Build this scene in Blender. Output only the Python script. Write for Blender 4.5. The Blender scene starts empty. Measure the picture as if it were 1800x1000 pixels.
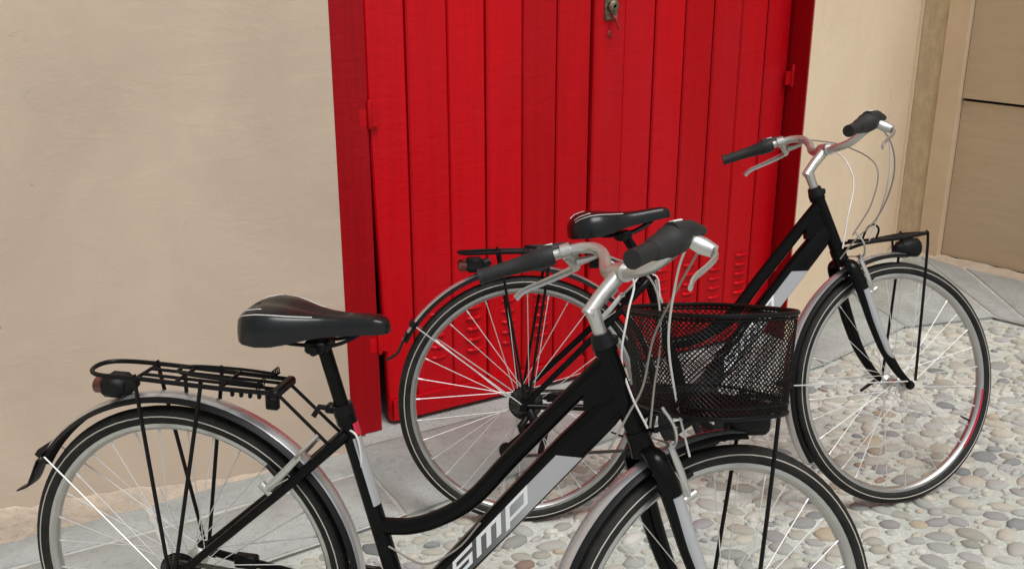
import bpy, math, random
import numpy as np
from mathutils import Vector, Matrix

rad = math.radians
scene = bpy.context.scene
COL = scene.collection

# ------------------------------------------------------------------ camera
cam_data = bpy.data.cameras.new("camera")
cam_data.sensor_width = 36.0
cam_data.lens = 36.42
cam_data.clip_start = 0.05
cam_data.clip_end = 500.0
cam = bpy.data.objects.new("camera", cam_data)
cam.location = (0.0, 0.0, 1.57)
cam.rotation_euler = (rad(90 - 19.05), 0, 0)
COL.objects.link(cam)
scene.camera = cam

# ------------------------------------------------------------------ sky and sun
SUN_EL, SUN_AZ = 64.0, 40.0          # azimuth: degrees to the right of straight behind the camera
world = bpy.data.worlds.new("World")
scene.world = world
world.use_nodes = True
wn = world.node_tree
bg = wn.nodes["Background"]
sky = wn.nodes.new("ShaderNodeTexSky")
sky.sky_type = 'NISHITA'
sky.sun_disc = False
sky.sun_elevation = rad(SUN_EL)
sky.sun_rotation = rad(180 - SUN_AZ)
sky.air_density = 1.0
sky.dust_density = 4.0
sky.ozone_density = 1.0
hs = wn.nodes.new("ShaderNodeHueSaturation")
hs.inputs["Saturation"].default_value = 0.22
wn.links.new(sky.outputs["Color"], hs.inputs["Color"])
wn.links.new(hs.outputs["Color"], bg.inputs["Color"])
bg.inputs["Strength"].default_value = 0.09

sun_data = bpy.data.lights.new("sun", 'SUN')
sun_data.energy = 1.5
sun_data.angle = rad(28)
sun_data.color = (1.0, 0.98, 0.95)
sun = bpy.data.objects.new("sun", sun_data)
COL.objects.link(sun)
el, az = rad(SUN_EL), rad(SUN_AZ)
to_sun = Vector((math.sin(az) * math.cos(el), -math.cos(az) * math.cos(el), math.sin(el)))
sun.rotation_euler = to_sun.to_track_quat('Z', 'Y').to_euler()

vs = scene.view_settings
vs.view_transform = 'Standard'
vs.look = 'None'
vs.gamma = 1.0
vs.exposure = 0.42
vs.use_curve_mapping = False

# ------------------------------------------------------------------ materials
def srgb(r, g, b):
    f = lambda c: ((c / 255 + 0.055) / 1.055) ** 2.4 if c > 10.3 else c / 255 / 12.92
    return (f(r), f(g), f(b), 1.0)

def lin(r, g, b):
    return (r, g, b, 1.0)

def mat(name, color, rough=0.5, metal=0.0, var=0.0, vscale=8.0, color2=None, bump=0.0, bscale=60.0,
        coat=0.0, spec=0.5, rvar=0.0, stretch=None, detail=4.0, obj_random=0.0):
    m = bpy.data.materials.new(name)
    m.use_nodes = True
    nt = m.node_tree
    b = nt.nodes["Principled BSDF"]
    b.inputs["Roughness"].default_value = rough
    b.inputs["Metallic"].default_value = metal
    b.inputs["Coat Weight"].default_value = coat
    b.inputs["Coat Roughness"].default_value = 0.08
    b.inputs["Specular IOR Level"].default_value = spec
    b.inputs["Base Color"].default_value = color
    tc = nt.nodes.new("ShaderNodeTexCoord")
    vec = tc.outputs["Object"]
    if stretch:
        mp = nt.nodes.new("ShaderNodeMapping")
        mp.inputs["Scale"].default_value = stretch
        nt.links.new(vec, mp.inputs["Vector"])
        vec = mp.outputs["Vector"]
    last = None
    if var > 0 or color2:
        n = nt.nodes.new("ShaderNodeTexNoise")
        n.inputs["Scale"].default_value = vscale
        n.inputs["Detail"].default_value = detail
        n.inputs["Roughness"].default_value = 0.6
        nt.links.new(vec, n.inputs["Vector"])
        ramp = nt.nodes.new("ShaderNodeValToRGB")
        c2 = color2 if color2 else tuple(c * (1 - var) for c in color[:3]) + (1,)
        ramp.color_ramp.elements[0].position = 0.32
        ramp.color_ramp.elements[1].position = 0.68
        ramp.color_ramp.elements[0].color = c2
        ramp.color_ramp.elements[1].color = color
        nt.links.new(n.outputs["Fac"], ramp.inputs["Fac"])
        last = ramp.outputs["Color"]
        nt.links.new(last, b.inputs["Base Color"])
        if rvar > 0:
            mr = nt.nodes.new("ShaderNodeMapRange")
            mr.inputs["To Min"].default_value = max(0.02, rough - rvar)
            mr.inputs["To Max"].default_value = min(1.0, rough + rvar)
            nt.links.new(n.outputs["Fac"], mr.inputs["Value"])
            nt.links.new(mr.outputs["Result"], b.inputs["Roughness"])
    if obj_random > 0:
        oi = nt.nodes.new("ShaderNodeObjectInfo")
        mr2 = nt.nodes.new("ShaderNodeMapRange")
        mr2.inputs["To Min"].default_value = 1 - obj_random
        mr2.inputs["To Max"].default_value = 1 + obj_random
        nt.links.new(oi.outputs["Random"], mr2.inputs["Value"])
        h2 = nt.nodes.new("ShaderNodeHueSaturation")
        nt.links.new(mr2.outputs["Result"], h2.inputs["Value"])
        if last:
            nt.links.new(last, h2.inputs["Color"])
        else:
            h2.inputs["Color"].default_value = color
        nt.links.new(h2.outputs["Color"], b.inputs["Base Color"])
    if bump > 0:
        n2 = nt.nodes.new("ShaderNodeTexNoise")
        n2.inputs["Scale"].default_value = bscale
        n2.inputs["Detail"].default_value = 6.0
        n2.inputs["Roughness"].default_value = 0.65
        nt.links.new(vec, n2.inputs["Vector"])
        bp = nt.nodes.new("ShaderNodeBump")
        bp.inputs["Strength"].default_value = bump
        bp.inputs["Distance"].default_value = 0.01
        nt.links.new(n2.outputs["Fac"], bp.inputs["Height"])
        nt.links.new(bp.outputs["Normal"], b.inputs["Normal"])
    return m

def noise(nt, vec, scale, detail=5.0, rough=0.6, dist=0.0):
    n = nt.nodes.new("ShaderNodeTexNoise")
    n.inputs["Scale"].default_value = scale
    n.inputs["Detail"].default_value = detail
    n.inputs["Roughness"].default_value = rough
    n.inputs["Distortion"].default_value = dist
    nt.links.new(vec, n.inputs["Vector"])
    return n.outputs["Fac"]

def remap(nt, val, a, b, c=0.0, d=1.0):
    m = nt.nodes.new("ShaderNodeMapRange")
    m.inputs["From Min"].default_value = a; m.inputs["From Max"].default_value = b
    m.inputs["To Min"].default_value = c; m.inputs["To Max"].default_value = d
    nt.links.new(val, m.inputs["Value"])
    return m.outputs["Result"]

def math_(nt, op, a, b):
    m = nt.nodes.new("ShaderNodeMath"); m.operation = op
    for k, q in enumerate((a, b)):
        if isinstance(q, (int, float)):
            m.inputs[k].default_value = q
        else:
            nt.links.new(q, m.inputs[k])
    return m.outputs[0]

def mixc(nt, fac, a, b):
    m = nt.nodes.new("ShaderNodeMix"); m.data_type = 'RGBA'
    nt.links.new(fac, m.inputs["Factor"])
    for k, q in ((6, a), (7, b)):
        if isinstance(q, tuple):
            m.inputs[k].default_value = q
        else:
            nt.links.new(q, m.inputs[k])
    return m.outputs[2]

def scaled(nt, vec, sc):
    mp = nt.nodes.new("ShaderNodeMapping"); mp.inputs["Scale"].default_value = sc
    nt.links.new(vec, mp.inputs["Vector"])
    return mp.outputs["Vector"]

def plaster(name, ca, cb, cc, stain):
    """hand-trowelled plaster: soft clouds, broad trowel sweeps, scuffs, pits and a few hairline cracks."""
    m = bpy.data.materials.new(name)
    m.use_nodes = True
    nt = m.node_tree
    b = nt.nodes["Principled BSDF"]
    b.inputs["Roughness"].default_value = 0.85
    b.inputs["Specular IOR Level"].default_value = 0.2
    vec = nt.nodes.new("ShaderNodeTexCoord").outputs["Object"]
    big = noise(nt, vec, 1.3, 4, 0.55, 0.6)
    c = mixc(nt, remap(nt, big, 0.34, 0.66), ca, cb)
    patch = noise(nt, vec, 3.7, 8, 0.7, 1.2)
    c = mixc(nt, remap(nt, patch, 0.50, 0.72, 0, stain), c, cc)
    sweep = noise(nt, scaled(nt, vec, (1.2, 1.2, 4.5)), 2.6, 9, 0.72, 1.5)
    lighter = tuple(min(1, q * 1.13) for q in cb[:3]) + (1,)
    c = mixc(nt, remap(nt, sweep, 0.54, 0.74, 0, 0.25), c, lighter)
    # thin horizontal scuffs, sparse
    scuff = noise(nt, scaled(nt, vec, (1.5, 1.5, 42.0)), 2.0, 3, 0.5)
    smask = remap(nt, noise(nt, vec, 2.1, 3), 0.58, 0.70)
    sc = math_(nt, 'MULTIPLY', remap(nt, scuff, 0.66, 0.72), smask)
    c = mixc(nt, math_(nt, 'MULTIPLY', sc, 0.5), c, cc)
    # hairline cracks
    vo = nt.nodes.new("ShaderNodeTexVoronoi"); vo.feature = 'DISTANCE_TO_EDGE'; vo.inputs["Scale"].default_value = 1.15
    nz = nt.nodes.new("ShaderNodeTexNoise"); nz.inputs["Scale"].default_value = 5.0; nz.inputs["Detail"].default_value = 6
    nt.links.new(vec, nz.inputs["Vector"])
    va = nt.nodes.new("ShaderNodeVectorMath"); va.operation = 'MULTIPLY_ADD'
    nt.links.new(nz.outputs["Color"], va.inputs[0]); va.inputs[1].default_value = (0.5, 0.5, 0.5); nt.links.new(vec, va.inputs[2])
    nt.links.new(va.outputs[0], vo.inputs["Vector"])
    crack = remap(nt, vo.outputs["Distance"], 0.0, 0.0045, 1.0, 0.0)
    cmask = remap(nt, noise(nt, vec, 1.7, 2), 0.56, 0.63)
    crack = math_(nt, 'MULTIPLY', crack, cmask)
    c = mixc(nt, math_(nt, 'MULTIPLY', crack, 0.45), c, tuple(q * 0.45 for q in cc[:3]) + (1,))
    # pits
    vp = nt.nodes.new("ShaderNodeTexVoronoi"); vp.inputs["Scale"].default_value = 16.0; vp.inputs["Randomness"].default_value = 1.0
    nt.links.new(vec, vp.inputs["Vector"])
    pit_ = math_(nt, 'MULTIPLY', remap(nt, vp.outputs["Distance"], 0.05, 0.085, 1.0, 0.0), remap(nt, noise(nt, vec, 6.0, 2), 0.60, 0.66))
    c = mixc(nt, math_(nt, 'MULTIPLY', pit_, 0.5), c, tuple(q * 0.5 for q in cc[:3]) + (1,))
    nt.links.new(c, b.inputs["Base Color"])
    fine = noise(nt, vec, 46.0, 8, 0.7)
    hgt = math_(nt, 'ADD', math_(nt, 'MULTIPLY', sweep, 0.30), math_(nt, 'MULTIPLY', fine, 0.16))
    hgt = math_(nt, 'ADD', hgt, math_(nt, 'MULTIPLY', patch, 0.5))
    hgt = math_(nt, 'SUBTRACT', hgt, math_(nt, 'ADD', math_(nt, 'MULTIPLY', crack, 0.25), math_(nt, 'MULTIPLY', pit_, 0.3)))
    bp = nt.nodes.new("ShaderNodeBump"); bp.inputs["Strength"].default_value = 0.30; bp.inputs["Distance"].default_value = 0.014
    nt.links.new(hgt, bp.inputs["Height"])
    nt.links.new(bp.outputs["Normal"], b.inputs["Normal"])
    return m

def red_paint(name, ca, cb):
    """brushed red paint over boards: grain, brush ripples, faded patches, small chips and grime."""
    m = bpy.data.materials.new(name)
    m.use_nodes = True
    nt = m.node_tree
    b = nt.nodes["Principled BSDF"]
    b.inputs["Specular IOR Level"].default_value = 0.2
    vec = nt.nodes.new("ShaderNodeTexCoord").outputs["Object"]
    grain = noise(nt, scaled(nt, vec, (26, 26, 1.1)), 2.0, 6)
    c = mixc(nt, remap(nt, grain, 0.3, 0.7), cb, ca)
    oi = nt.nodes.new("ShaderNodeObjectInfo")
    h = nt.nodes.new("ShaderNodeHueSaturation")
    nt.links.new(remap(nt, oi.outputs["Random"], 0, 1, 0.84, 1.12), h.inputs["Value"])
    nt.links.new(c, h.inputs["Color"])
    fade = noise(nt, scaled(nt, vec, (1.6, 1.6, 0.7)), 1.6, 5, 0.6, 0.8)
    c = mixc(nt, remap(nt, fade, 0.45, 0.75, 0, 0.5), h.outputs["Color"], (0.42, 0.008, 0.018, 1))
    streak = noise(nt, scaled(nt, vec, (14, 14, 0.8)), 1.5, 6, 0.65)
    c = mixc(nt, remap(nt, streak, 0.62, 0.80, 0, 0.5), c, (0.28, 0.003, 0.005, 1))
    chip = math_(nt, 'MULTIPLY', remap(nt, noise(nt, vec, 70.0, 4, 0.6), 0.70, 0.73), remap(nt, noise(nt, vec, 4.0, 3), 0.54, 0.64))
    c = mixc(nt, math_(nt, 'MULTIPLY', chip, 0.7), c, (0.09, 0.018, 0.014, 1))
    nt.links.new(c, b.inputs["Base Color"])
    nt.links.new(remap(nt, fade, 0.3, 0.7, 0.34, 0.55), b.inputs["Roughness"])
    ripple = noise(nt, scaled(nt, vec, (7, 7, 30)), 1.2, 5, 0.6, 0.6)
    wave = noise(nt, scaled(nt, vec, (3, 3, 2.2)), 1.6, 2)
    hgt = math_(nt, 'ADD', math_(nt, 'MULTIPLY', grain, 0.7), math_(nt, 'MULTIPLY', ripple, 0.9))
    hgt = math_(nt, 'ADD', hgt, math_(nt, 'MULTIPLY', wave, 1.6))
    hgt = math_(nt, 'SUBTRACT', hgt, math_(nt, 'MULTIPLY', chip, 0.3))
    bp = nt.nodes.new("ShaderNodeBump"); bp.inputs["Strength"].default_value = 0.3; bp.inputs["Distance"].default_value = 0.008
    nt.links.new(hgt, bp.inputs["Height"]); nt.links.new(bp.outputs["Normal"], b.inputs["Normal"])
    return m

def stony(name, ca, cb, cc, bump=0.8):
    """mineral surface: clouds, coarse speckle, grit and dark stains."""
    m = bpy.data.materials.new(name)
    m.use_nodes = True
    nt = m.node_tree
    b = nt.nodes["Principled BSDF"]
    b.inputs["Roughness"].default_value = 0.92
    b.inputs["Specular IOR Level"].default_value = 0.2
    vec = nt.nodes.new("ShaderNodeTexCoord").outputs["Object"]
    n1 = noise(nt, vec, 3.2, 6, 0.65, 0.8)
    c = mixc(nt, remap(nt, n1, 0.34, 0.66), cb, ca)
    n2 = noise(nt, vec, 38.0, 6, 0.7)
    c = mixc(nt, remap(nt, n2, 0.52, 0.72, 0, 0.75), c, cc)
    n3 = noise(nt, vec, 160.0, 3, 0.6)
    c = mixc(nt, remap(nt, n3, 0.60, 0.70, 0, 0.7), c, tuple(q * 0.55 for q in cc[:3]) + (1,))
    nt.links.new(c, b.inputs["Base Color"])
    hgt = math_(nt, 'ADD', math_(nt, 'MULTIPLY', n2, 0.9), math_(nt, 'MULTIPLY', n3, 0.35))
    hgt = math_(nt, 'ADD', hgt, math_(nt, 'MULTIPLY', n1, 0.8))
    bp = nt.nodes.new("ShaderNodeBump"); bp.inputs["Strength"].default_value = bump; bp.inputs["Distance"].default_value = 0.01
    nt.links.new(hgt, bp.inputs["Height"]); nt.links.new(bp.outputs["Normal"], b.inputs["Normal"])
    return m

M = {}
M['plaster'] = plaster("sand plaster", lin(0.50, 0.402, 0.312), lin(0.595, 0.482, 0.378), lin(0.46, 0.375, 0.30), 0.35)
M['plaster_side'] = plaster("cream plaster", lin(0.74, 0.60, 0.44), lin(0.80, 0.66, 0.495), lin(0.66, 0.53, 0.385), 0.35)
M['rough_mortar'] = mat("rough peach mortar", lin(0.56, 0.45, 0.34), 0.95, color2=lin(0.40, 0.33, 0.27), vscale=14, bump=0.9, bscale=45)
M['red'] = red_paint("red gloss paint", lin(0.55, 0.0015, 0.007), lin(0.475, 0.001, 0.0055))
M['red_frame'] = red_paint("darker red frame tone", lin(0.36, 0.0015, 0.006), lin(0.29, 0.001, 0.005))  # frame gets a darker red base than the door boards
M['red_dark'] = mat("dark red paint", lin(0.30, 0.004, 0.006), 0.5, var=0.3, vscale=10)
M['dark'] = mat("dark interior", lin(0.015, 0.013, 0.012), 0.9)
M['old_iron'] = mat("worn lock metal", lin(0.30, 0.26, 0.19), 0.45, 0.8, color2=lin(0.10, 0.085, 0.06), vscale=60, bump=0.3, bscale=120)
M['tan_rough'] = mat("tan rough render", lin(0.62, 0.49, 0.325), 0.9, color2=lin(0.49, 0.385, 0.25), vscale=30, bump=0.6, bscale=70, stretch=(1, 1, 0.5))
M['tan_frame'] = mat("pale tan door frame", lin(0.66, 0.51, 0.35), 0.7, color2=lin(0.60, 0.45, 0.30), vscale=5, bump=0.15, bscale=60)
M['tan_door'] = mat("tan brown door panel", lin(0.53, 0.405, 0.27), 0.55, color2=lin(0.48, 0.365, 0.24), vscale=6, stretch=(1, 1, 6), bump=0.08, bscale=40)
M['mortar'] = stony("pale lime mortar", lin(0.61, 0.635, 0.585), lin(0.46, 0.48, 0.44), lin(0.33, 0.34, 0.305), 1.0)
M['slab'] = stony("grey paving slab", lin(0.40, 0.415, 0.40), lin(0.30, 0.31, 0.297), lin(0.245, 0.253, 0.24), 0.5)
M['slab_joint'] = mat("pale joint mortar", lin(0.52, 0.51, 0.48), 0.95, color2=lin(0.38, 0.37, 0.34), vscale=25, bump=0.6, bscale=60)

def muted(c):
    g = sum(c[:3]) / 3
    return tuple(0.62 * q + 0.38 * g * k for q, k in zip(c[:3], (0.95, 1.02, 0.99))) + (1.0,)
STONES = [mat("river stone " + n, muted(c0), 0.72, color2=tuple(x * 0.68 for x in muted(c0)[:3]) + (1,), vscale=26, bump=0.3, bscale=130, obj_random=0.2)
          for n, c0 in (("grey", lin(0.40, 0.39, 0.36)), ("olive", lin(0.42, 0.395, 0.31)), ("tan", lin(0.50, 0.44, 0.34)),
                       ("pale", lin(0.56, 0.53, 0.46)), ("violet", lin(0.39, 0.36, 0.36)), ("blue", lin(0.23, 0.24, 0.245)),
                       ("ochre", lin(0.47, 0.36, 0.22)), ("rust", lin(0.33, 0.19, 0.125)), ("buff", lin(0.52, 0.48, 0.39)))]
STONE_W = [24, 20, 16, 20, 10, 6, 2, 1.2, 20]

M['black'] = mat("gloss black enamel", lin(0.004, 0.004, 0.0045), 0.2, var=0.3, vscale=20, rvar=0.05, spec=0.13)
M['black_satin'] = mat("satin black steel", lin(0.006, 0.006, 0.0065), 0.38, var=0.3, vscale=30, spec=0.16)
M['grip_rubber'] = mat("grey black grip rubber", lin(0.022, 0.022, 0.023), 0.55, var=0.25, vscale=40, bump=0.15, bscale=260, spec=0.35)
M['black_plastic'] = mat("black plastic", lin(0.009, 0.009, 0.0095), 0.45, var=0.2, vscale=40, bump=0.1, bscale=300, spec=0.2)
M['rubber'] = mat("tyre rubber", lin(0.008, 0.008, 0.008), 0.62, color2=lin(0.022, 0.021, 0.019), vscale=22, spec=0.22, bump=0.3, bscale=160)
M['leather'] = mat("black saddle vinyl", lin(0.006, 0.007, 0.008), 0.28, var=0.15, vscale=40, bump=0.06, bscale=400, spec=0.38)
M['silver'] = mat("polished aluminium", lin(0.60, 0.595, 0.57), 0.34, 0.8, var=0.12, vscale=30, rvar=0.06)
M['silver_matt'] = mat("brushed aluminium", lin(0.60, 0.59, 0.57), 0.4, 1.0, var=0.15, vscale=40, rvar=0.06)
M['rim'] = mat("rim aluminium", lin(0.58, 0.58, 0.57), 0.36, 1.0, var=0.12, vscale=20)
M['spoke'] = mat("spoke steel", lin(0.64, 0.64, 0.63), 0.52, 0.5)
M['fender'] = mat("silver grey fender", lin(0.58, 0.58, 0.595), 0.27, 0.7, coat=0.3)
M['silver_paint'] = mat("silver grey frame paint", lin(0.42, 0.43, 0.45), 0.35, 0.35, var=0.08, vscale=14, coat=0.4)
M['decal_grey'] = mat("charcoal fade paint", lin(0.10, 0.105, 0.11), 0.35, 0.3, coat=0.4)
M['white_print'] = mat("white print", lin(0.78, 0.80, 0.80), 0.4)
M['red_print'] = mat("red print", lin(0.45, 0.02, 0.05), 0.4)
M['cable_white'] = mat("pale grey cable housing", lin(0.62, 0.62, 0.60), 0.4)
M['cable_grey'] = mat("brown grey cable housing", lin(0.24, 0.215, 0.19), 0.45)
M['stripe'] = mat("reflective tyre stripe", lin(0.42, 0.40, 0.35), 0.4)
M['lens_red'] = mat("dark red lens", lin(0.10, 0.012, 0.010), 0.15, coat=0.5)
M['lens'] = mat("clear lamp lens", lin(0.30, 0.31, 0.32), 0.1, 0.3, coat=0.6)
M['chain'] = mat("oily steel", lin(0.13, 0.125, 0.115), 0.34, 0.9, var=0.7, vscale=90)

def fade_paint():
    """down-tube panel paint: silver grey printed into black towards the bottom bracket."""
    m = bpy.data.materials.new("silver to black printed fade")
    m.use_nodes = True
    nt = m.node_tree
    b = nt.nodes["Principled BSDF"]
    b.inputs["Roughness"].default_value = 0.34
    b.inputs["Metallic"].default_value = 0.3
    b.inputs["Coat Weight"].default_value = 0.4
    tc = nt.nodes.new("ShaderNodeTexCoord")
    sp = nt.nodes.new("ShaderNodeSeparateXYZ")
    nt.links.new(tc.outputs["Object"], sp.inputs[0])
    r = nt.nodes.new("ShaderNodeValToRGB")
    r.color_ramp.elements[0].position = 0.565; r.color_ramp.elements[0].color = lin(0.010, 0.010, 0.011)
    r.color_ramp.elements[1].position = 0.70; r.color_ramp.elements[1].color = lin(0.44, 0.45, 0.47)
    e = r.color_ramp.elements.new(0.64); e.color = lin(0.17, 0.175, 0.185)
    nt.links.new(sp.outputs["X"], r.inputs["Fac"])
    nt.links.new(r.outputs["Color"], b.inputs["Base Color"])
    return m
M['fade'] = fade_paint()

# ------------------------------------------------------------------ mesh helpers
def V(*a):
    return np.array(a, dtype=float)

def unit(v):
    v = np.asarray(v, float)
    return v / (np.linalg.norm(v) + 1e-12)

def smooth(pts, m=6):
    """Catmull-Rom through pts."""
    P = [np.asarray(p, float) for p in pts]
    P = [2 * P[0] - P[1]] + P + [2 * P[-1] - P[-2]]
    out = []
    for i in range(1, len(P) - 2):
        for k in range(m):
            t = k / m
            a, b, c, d = P[i - 1], P[i], P[i + 1], P[i + 2]
            out.append(0.5 * ((2 * b) + (-a + c) * t + (2 * a - 5 * b + 4 * c - d) * t * t + (-a + 3 * b - 3 * c + d) * t ** 3))
    out.append(P[-2])
    return out

class MB:
    def __init__(self):
        self.v, self.f, self.m = [], [], []
    def face(self, idx, m=0):
        self.f.append(tuple(idx)); self.m.append(m)
    def add(self, verts, faces, m=0):
        o = len(self.v)
        self.v += [tuple(map(float, p)) for p in verts]
        for f in faces:
            self.face([i + o for i in f], m)
        return self
    def tube(self, path, r, n=8, m=0, closed=False, cap=True, flat=None, up=None, sq=1.0):
        """flat=(a,b): scale of the section along its two axes (second axis = up)."""
        P = [np.asarray(p, float) for p in path]
        k = len(P)
        R = r if hasattr(r, '__len__') else [r] * k
        if len(R) != k:
            R = list(np.interp(np.linspace(0, 1, k), np.linspace(0, 1, len(R)), R))
        T = []
        for i in range(k):
            if closed:
                T.append(unit(P[(i + 1) % k] - P[i - 1]))
            else:
                T.append(unit(P[min(i + 1, k - 1)] - P[max(i - 1, 0)]))
        ref = np.asarray(up, float) if up is not None else (V(0, 1, 0) if abs(T[0][1]) < 0.8 else V(1, 0, 0))
        o = len(self.v)
        a = unit(ref - T[0] * (ref @ T[0]))
        for i in range(k):
            if up is not None:
                a = unit(ref - T[i] * (ref @ T[i]))
            else:
                a = unit(a - T[i] * (a @ T[i]))
            b = np.cross(T[i], a)
            fa, fb = flat if flat else (1, 1)
            for j in range(n):
                t = 2 * math.pi * (j + 0.5) / n
                ct, st = math.cos(t), math.sin(t)
                ct = math.copysign(abs(ct) ** sq, ct); st = math.copysign(abs(st) ** sq, st)
                self.v.append(tuple(P[i] + R[i] * (fb * ct * a + fa * st * b)))
        rng = k if closed else k - 1
        for i in range(rng):
            for j in range(n):
                i2 = (i + 1) % k
                self.face((o + i * n + j, o + i * n + (j + 1) % n, o + i2 * n + (j + 1) % n, o + i2 * n + j), m)
        if cap and not closed:
            self.face([o + j for j in range(n)][::-1], m)
            self.face([o + (k - 1) * n + j for j in range(n)], m)
        return self
    def box(self, c, s, rot=None, m=0):
        c = np.asarray(c, float); h = np.asarray(s, float) / 2
        vs_ = []
        for x in (-1, 1):
            for y in (-1, 1):
                for z in (-1, 1):
                    p = V(x, y, z) * h
                    if rot is not None:
                        p = np.asarray(rot) @ p
                    vs_.append(c + p)
        return self.add(vs_, [(0, 1, 3, 2), (4, 6, 7, 5), (0, 4, 5, 1), (2, 3, 7, 6), (0, 2, 6, 4), (1, 5, 7, 3)], m)
    def bbox(self, c, s, bev, m=0, rot=None):
        """box with chamfered edges (as a convex shape of 24 vertices)."""
        c = np.asarray(c, float); h = np.asarray(s, float) / 2
        vs_, ix = [], {}
        for sx in (-1, 1):
            for sy in (-1, 1):
                for sz in (-1, 1):
                    for ax in range(3):
                        p = V(sx, sy, sz) * h
                        for o_ in range(3):
                            if o_ != ax:
                                p[o_] -= (sx, sy, sz)[o_] * bev
                        if rot is not None:
                            p = np.asarray(rot) @ p
                        ix[(sx, sy, sz, ax)] = len(vs_); vs_.append(c + p)
        F = []
        S = (-1, 1)
        for ax in range(3):
            o1, o2 = [(1, 2), (2, 0), (0, 1)][ax]
            for s0 in S:
                def key(a, b_, A):
                    k = [0, 0, 0]; k[ax] = s0; k[o1] = a; k[o2] = b_
                    return ix[(k[0], k[1], k[2], A)]
                q = [key(-1, -1, ax), key(1, -1, ax), key(1, 1, ax), key(-1, 1, ax)]
                F.append(q if s0 > 0 else q[::-1])
            for a in S:
                for b_ in S:      # edges along ax
                    k0 = [0, 0, 0]; k1 = [0, 0, 0]
                    k0[ax] = -1; k1[ax] = 1
                    for k in (k0, k1):
                        k[o1] = a; k[o2] = b_
                    q = [ix[(*k0, o1)], ix[(*k1, o1)], ix[(*k1, o2)], ix[(*k0, o2)]]
                    F.append(q if a * b_ < 0 else q[::-1])
        for sx in S:
            for sy in S:
                for sz in S:
                    q = [ix[(sx, sy, sz, 0)], ix[(sx, sy, sz, 1)], ix[(sx, sy, sz, 2)]]
                    F.append(q if sx * sy * sz > 0 else q[::-1])
        return self.add(vs_, F, m)
    def lathe(self, prof, c=(0, 0, 0), axis=(0, 1, 0), n=24, m=0, closed=False, arc=None):
        """prof: (radius, height) points; revolved about axis through c."""
        ax = unit(axis)
        ref = V(0, 0, 1) if abs(ax[2]) < 0.9 else V(1, 0, 0)
        e1 = unit(np.cross(ref, ax)); e2 = np.cross(ax, e1)
        o = len(self.v); k = len(prof); c = np.asarray(c, float)
        for j in range(n):
            t = 2 * math.pi * j / n
            d = math.cos(t) * e1 + math.sin(t) * e2
            for (r, h) in prof:
                self.v.append(tuple(c + ax * h + d * r))
        for j in range(n):
            j2 = (j + 1) % n
            for i in range(k if closed else k - 1):
                i2 = (i + 1) % k
                self.face((o + j * k + i, o + j2 * k + i, o + j2 * k + i2, o + j * k + i2), m)
        return self
    def disc(self, c, r, axis, h, n=20, m=0):
        return self.lathe([(1e-5, -h / 2), (r, -h / 2), (r, h / 2), (1e-5, h / 2)], c, axis, n, m)
    def prism(self, poly, origin, ex, ey, ez, depth, m=0):
        """extrude 2-D polygon."""
        o = np.asarray(origin, float); ex, ey, ez = map(lambda q: np.asarray(q, float), (ex, ey, ez))
        a = [o + ex * p[0] + ey * p[1] for p in poly]
        b_ = [p + ez * depth for p in a]
        n = len(poly)
        F = [tuple(range(n))[::-1], tuple(range(n, 2 * n))]
        F += [(i, (i + 1) % n, n + (i + 1) % n, n + i) for i in range(n)]
        return self.add(a + b_, F, m)
    def apply(self, fn):
        self.v = [tuple(fn(np.asarray(p))) for p in self.v]
        return self
    def mesh(self, name, mats, ang=40, flatshade=False):
        me = bpy.data.meshes.new(name)
        me.from_pydata(self.v, [], self.f)
        for mt in mats:
            me.materials.append(mt)
        if len(mats) > 1:
            me.polygons.foreach_set("material_index", self.m)
        if not flatshade:
            me.polygons.foreach_set("use_smooth", [True] * len(me.polygons))
            me.set_sharp_from_angle(angle=rad(ang))
        me.update()
        return me

def put(name, mesh, parent=None, matrix=None):
    o = bpy.data.objects.new(name, mesh)
    COL.objects.link(o)
    if parent is not None:
        o.parent = parent
    if matrix is not None:
        o.matrix_local = matrix
    return o

def part(name, mb, mats, parent, ang=40, matrix=None, flatshade=False):
    if not isinstance(mats, (list, tuple)):
        mats = [mats]
    return put(name, mb.mesh(name, mats, ang, flatshade), parent, matrix)

def empty(name, loc=(0, 0, 0)):
    o = bpy.data.objects.new(name, None)
    o.empty_display_size = 0.1
    COL.objects.link(o)
    o.location = loc
    return o

def tag(o, label=None, cat=None, group=None, kind=None):
    if label: o["label"] = label
    if cat: o["category"] = cat
    if group: o["group"] = group
    if kind: o["kind"] = kind
    return o

# ------------------------------------------------------------------ layout of the corner of the alley
WA = rad(30)
P0 = V(-1.048, 2.596, 0)
U = V(math.cos(WA), math.sin(WA), 0)          # along the main wall
NW = V(math.sin(WA), -math.cos(WA), 0)        # out of the main wall, to the street
Z = V(0, 0, 1)
def W(s, d, z):                               # s along wall, d out of the wall (negative = behind), z up
    return P0 + U * s + NW * d + Z * z
DOOR_L, DOOR_R, DOOR_TOP = 0.632, 2.462, 2.62
CORNER = V(1.95, 5.10, 0)
A_WING = W(DOOR_R, 0, 0)
UW = unit(CORNER - A_WING); NWG = V(UW[1], -UW[0], 0)
WING_LEN = float(np.linalg.norm(CORNER - A_WING))
UR = V(0.6807, -0.7326, 0); NR = V(-0.7326, -0.6807, 0)
def RW(s, d, z):
    return CORNER + UR * s + NR * d + Z * z
def WG(s, d, z):
    return A_WING + UW * s + NWG * d + Z * z

def quadbox(mb, F, s0, s1, d0, d1, z0, z1, m=0):
    """box in a wall frame F(s,d,z)."""
    vs_ = [F(s, d, z) for s in (s0, s1) for d in (d0, d1) for z in (z0, z1)]
    return mb.add(vs_, [(0, 2, 3, 1), (4, 5, 7, 6), (0, 1, 5, 4), (2, 6, 7, 3), (0, 4, 6, 2), (1, 3, 7, 5)], m)

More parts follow.
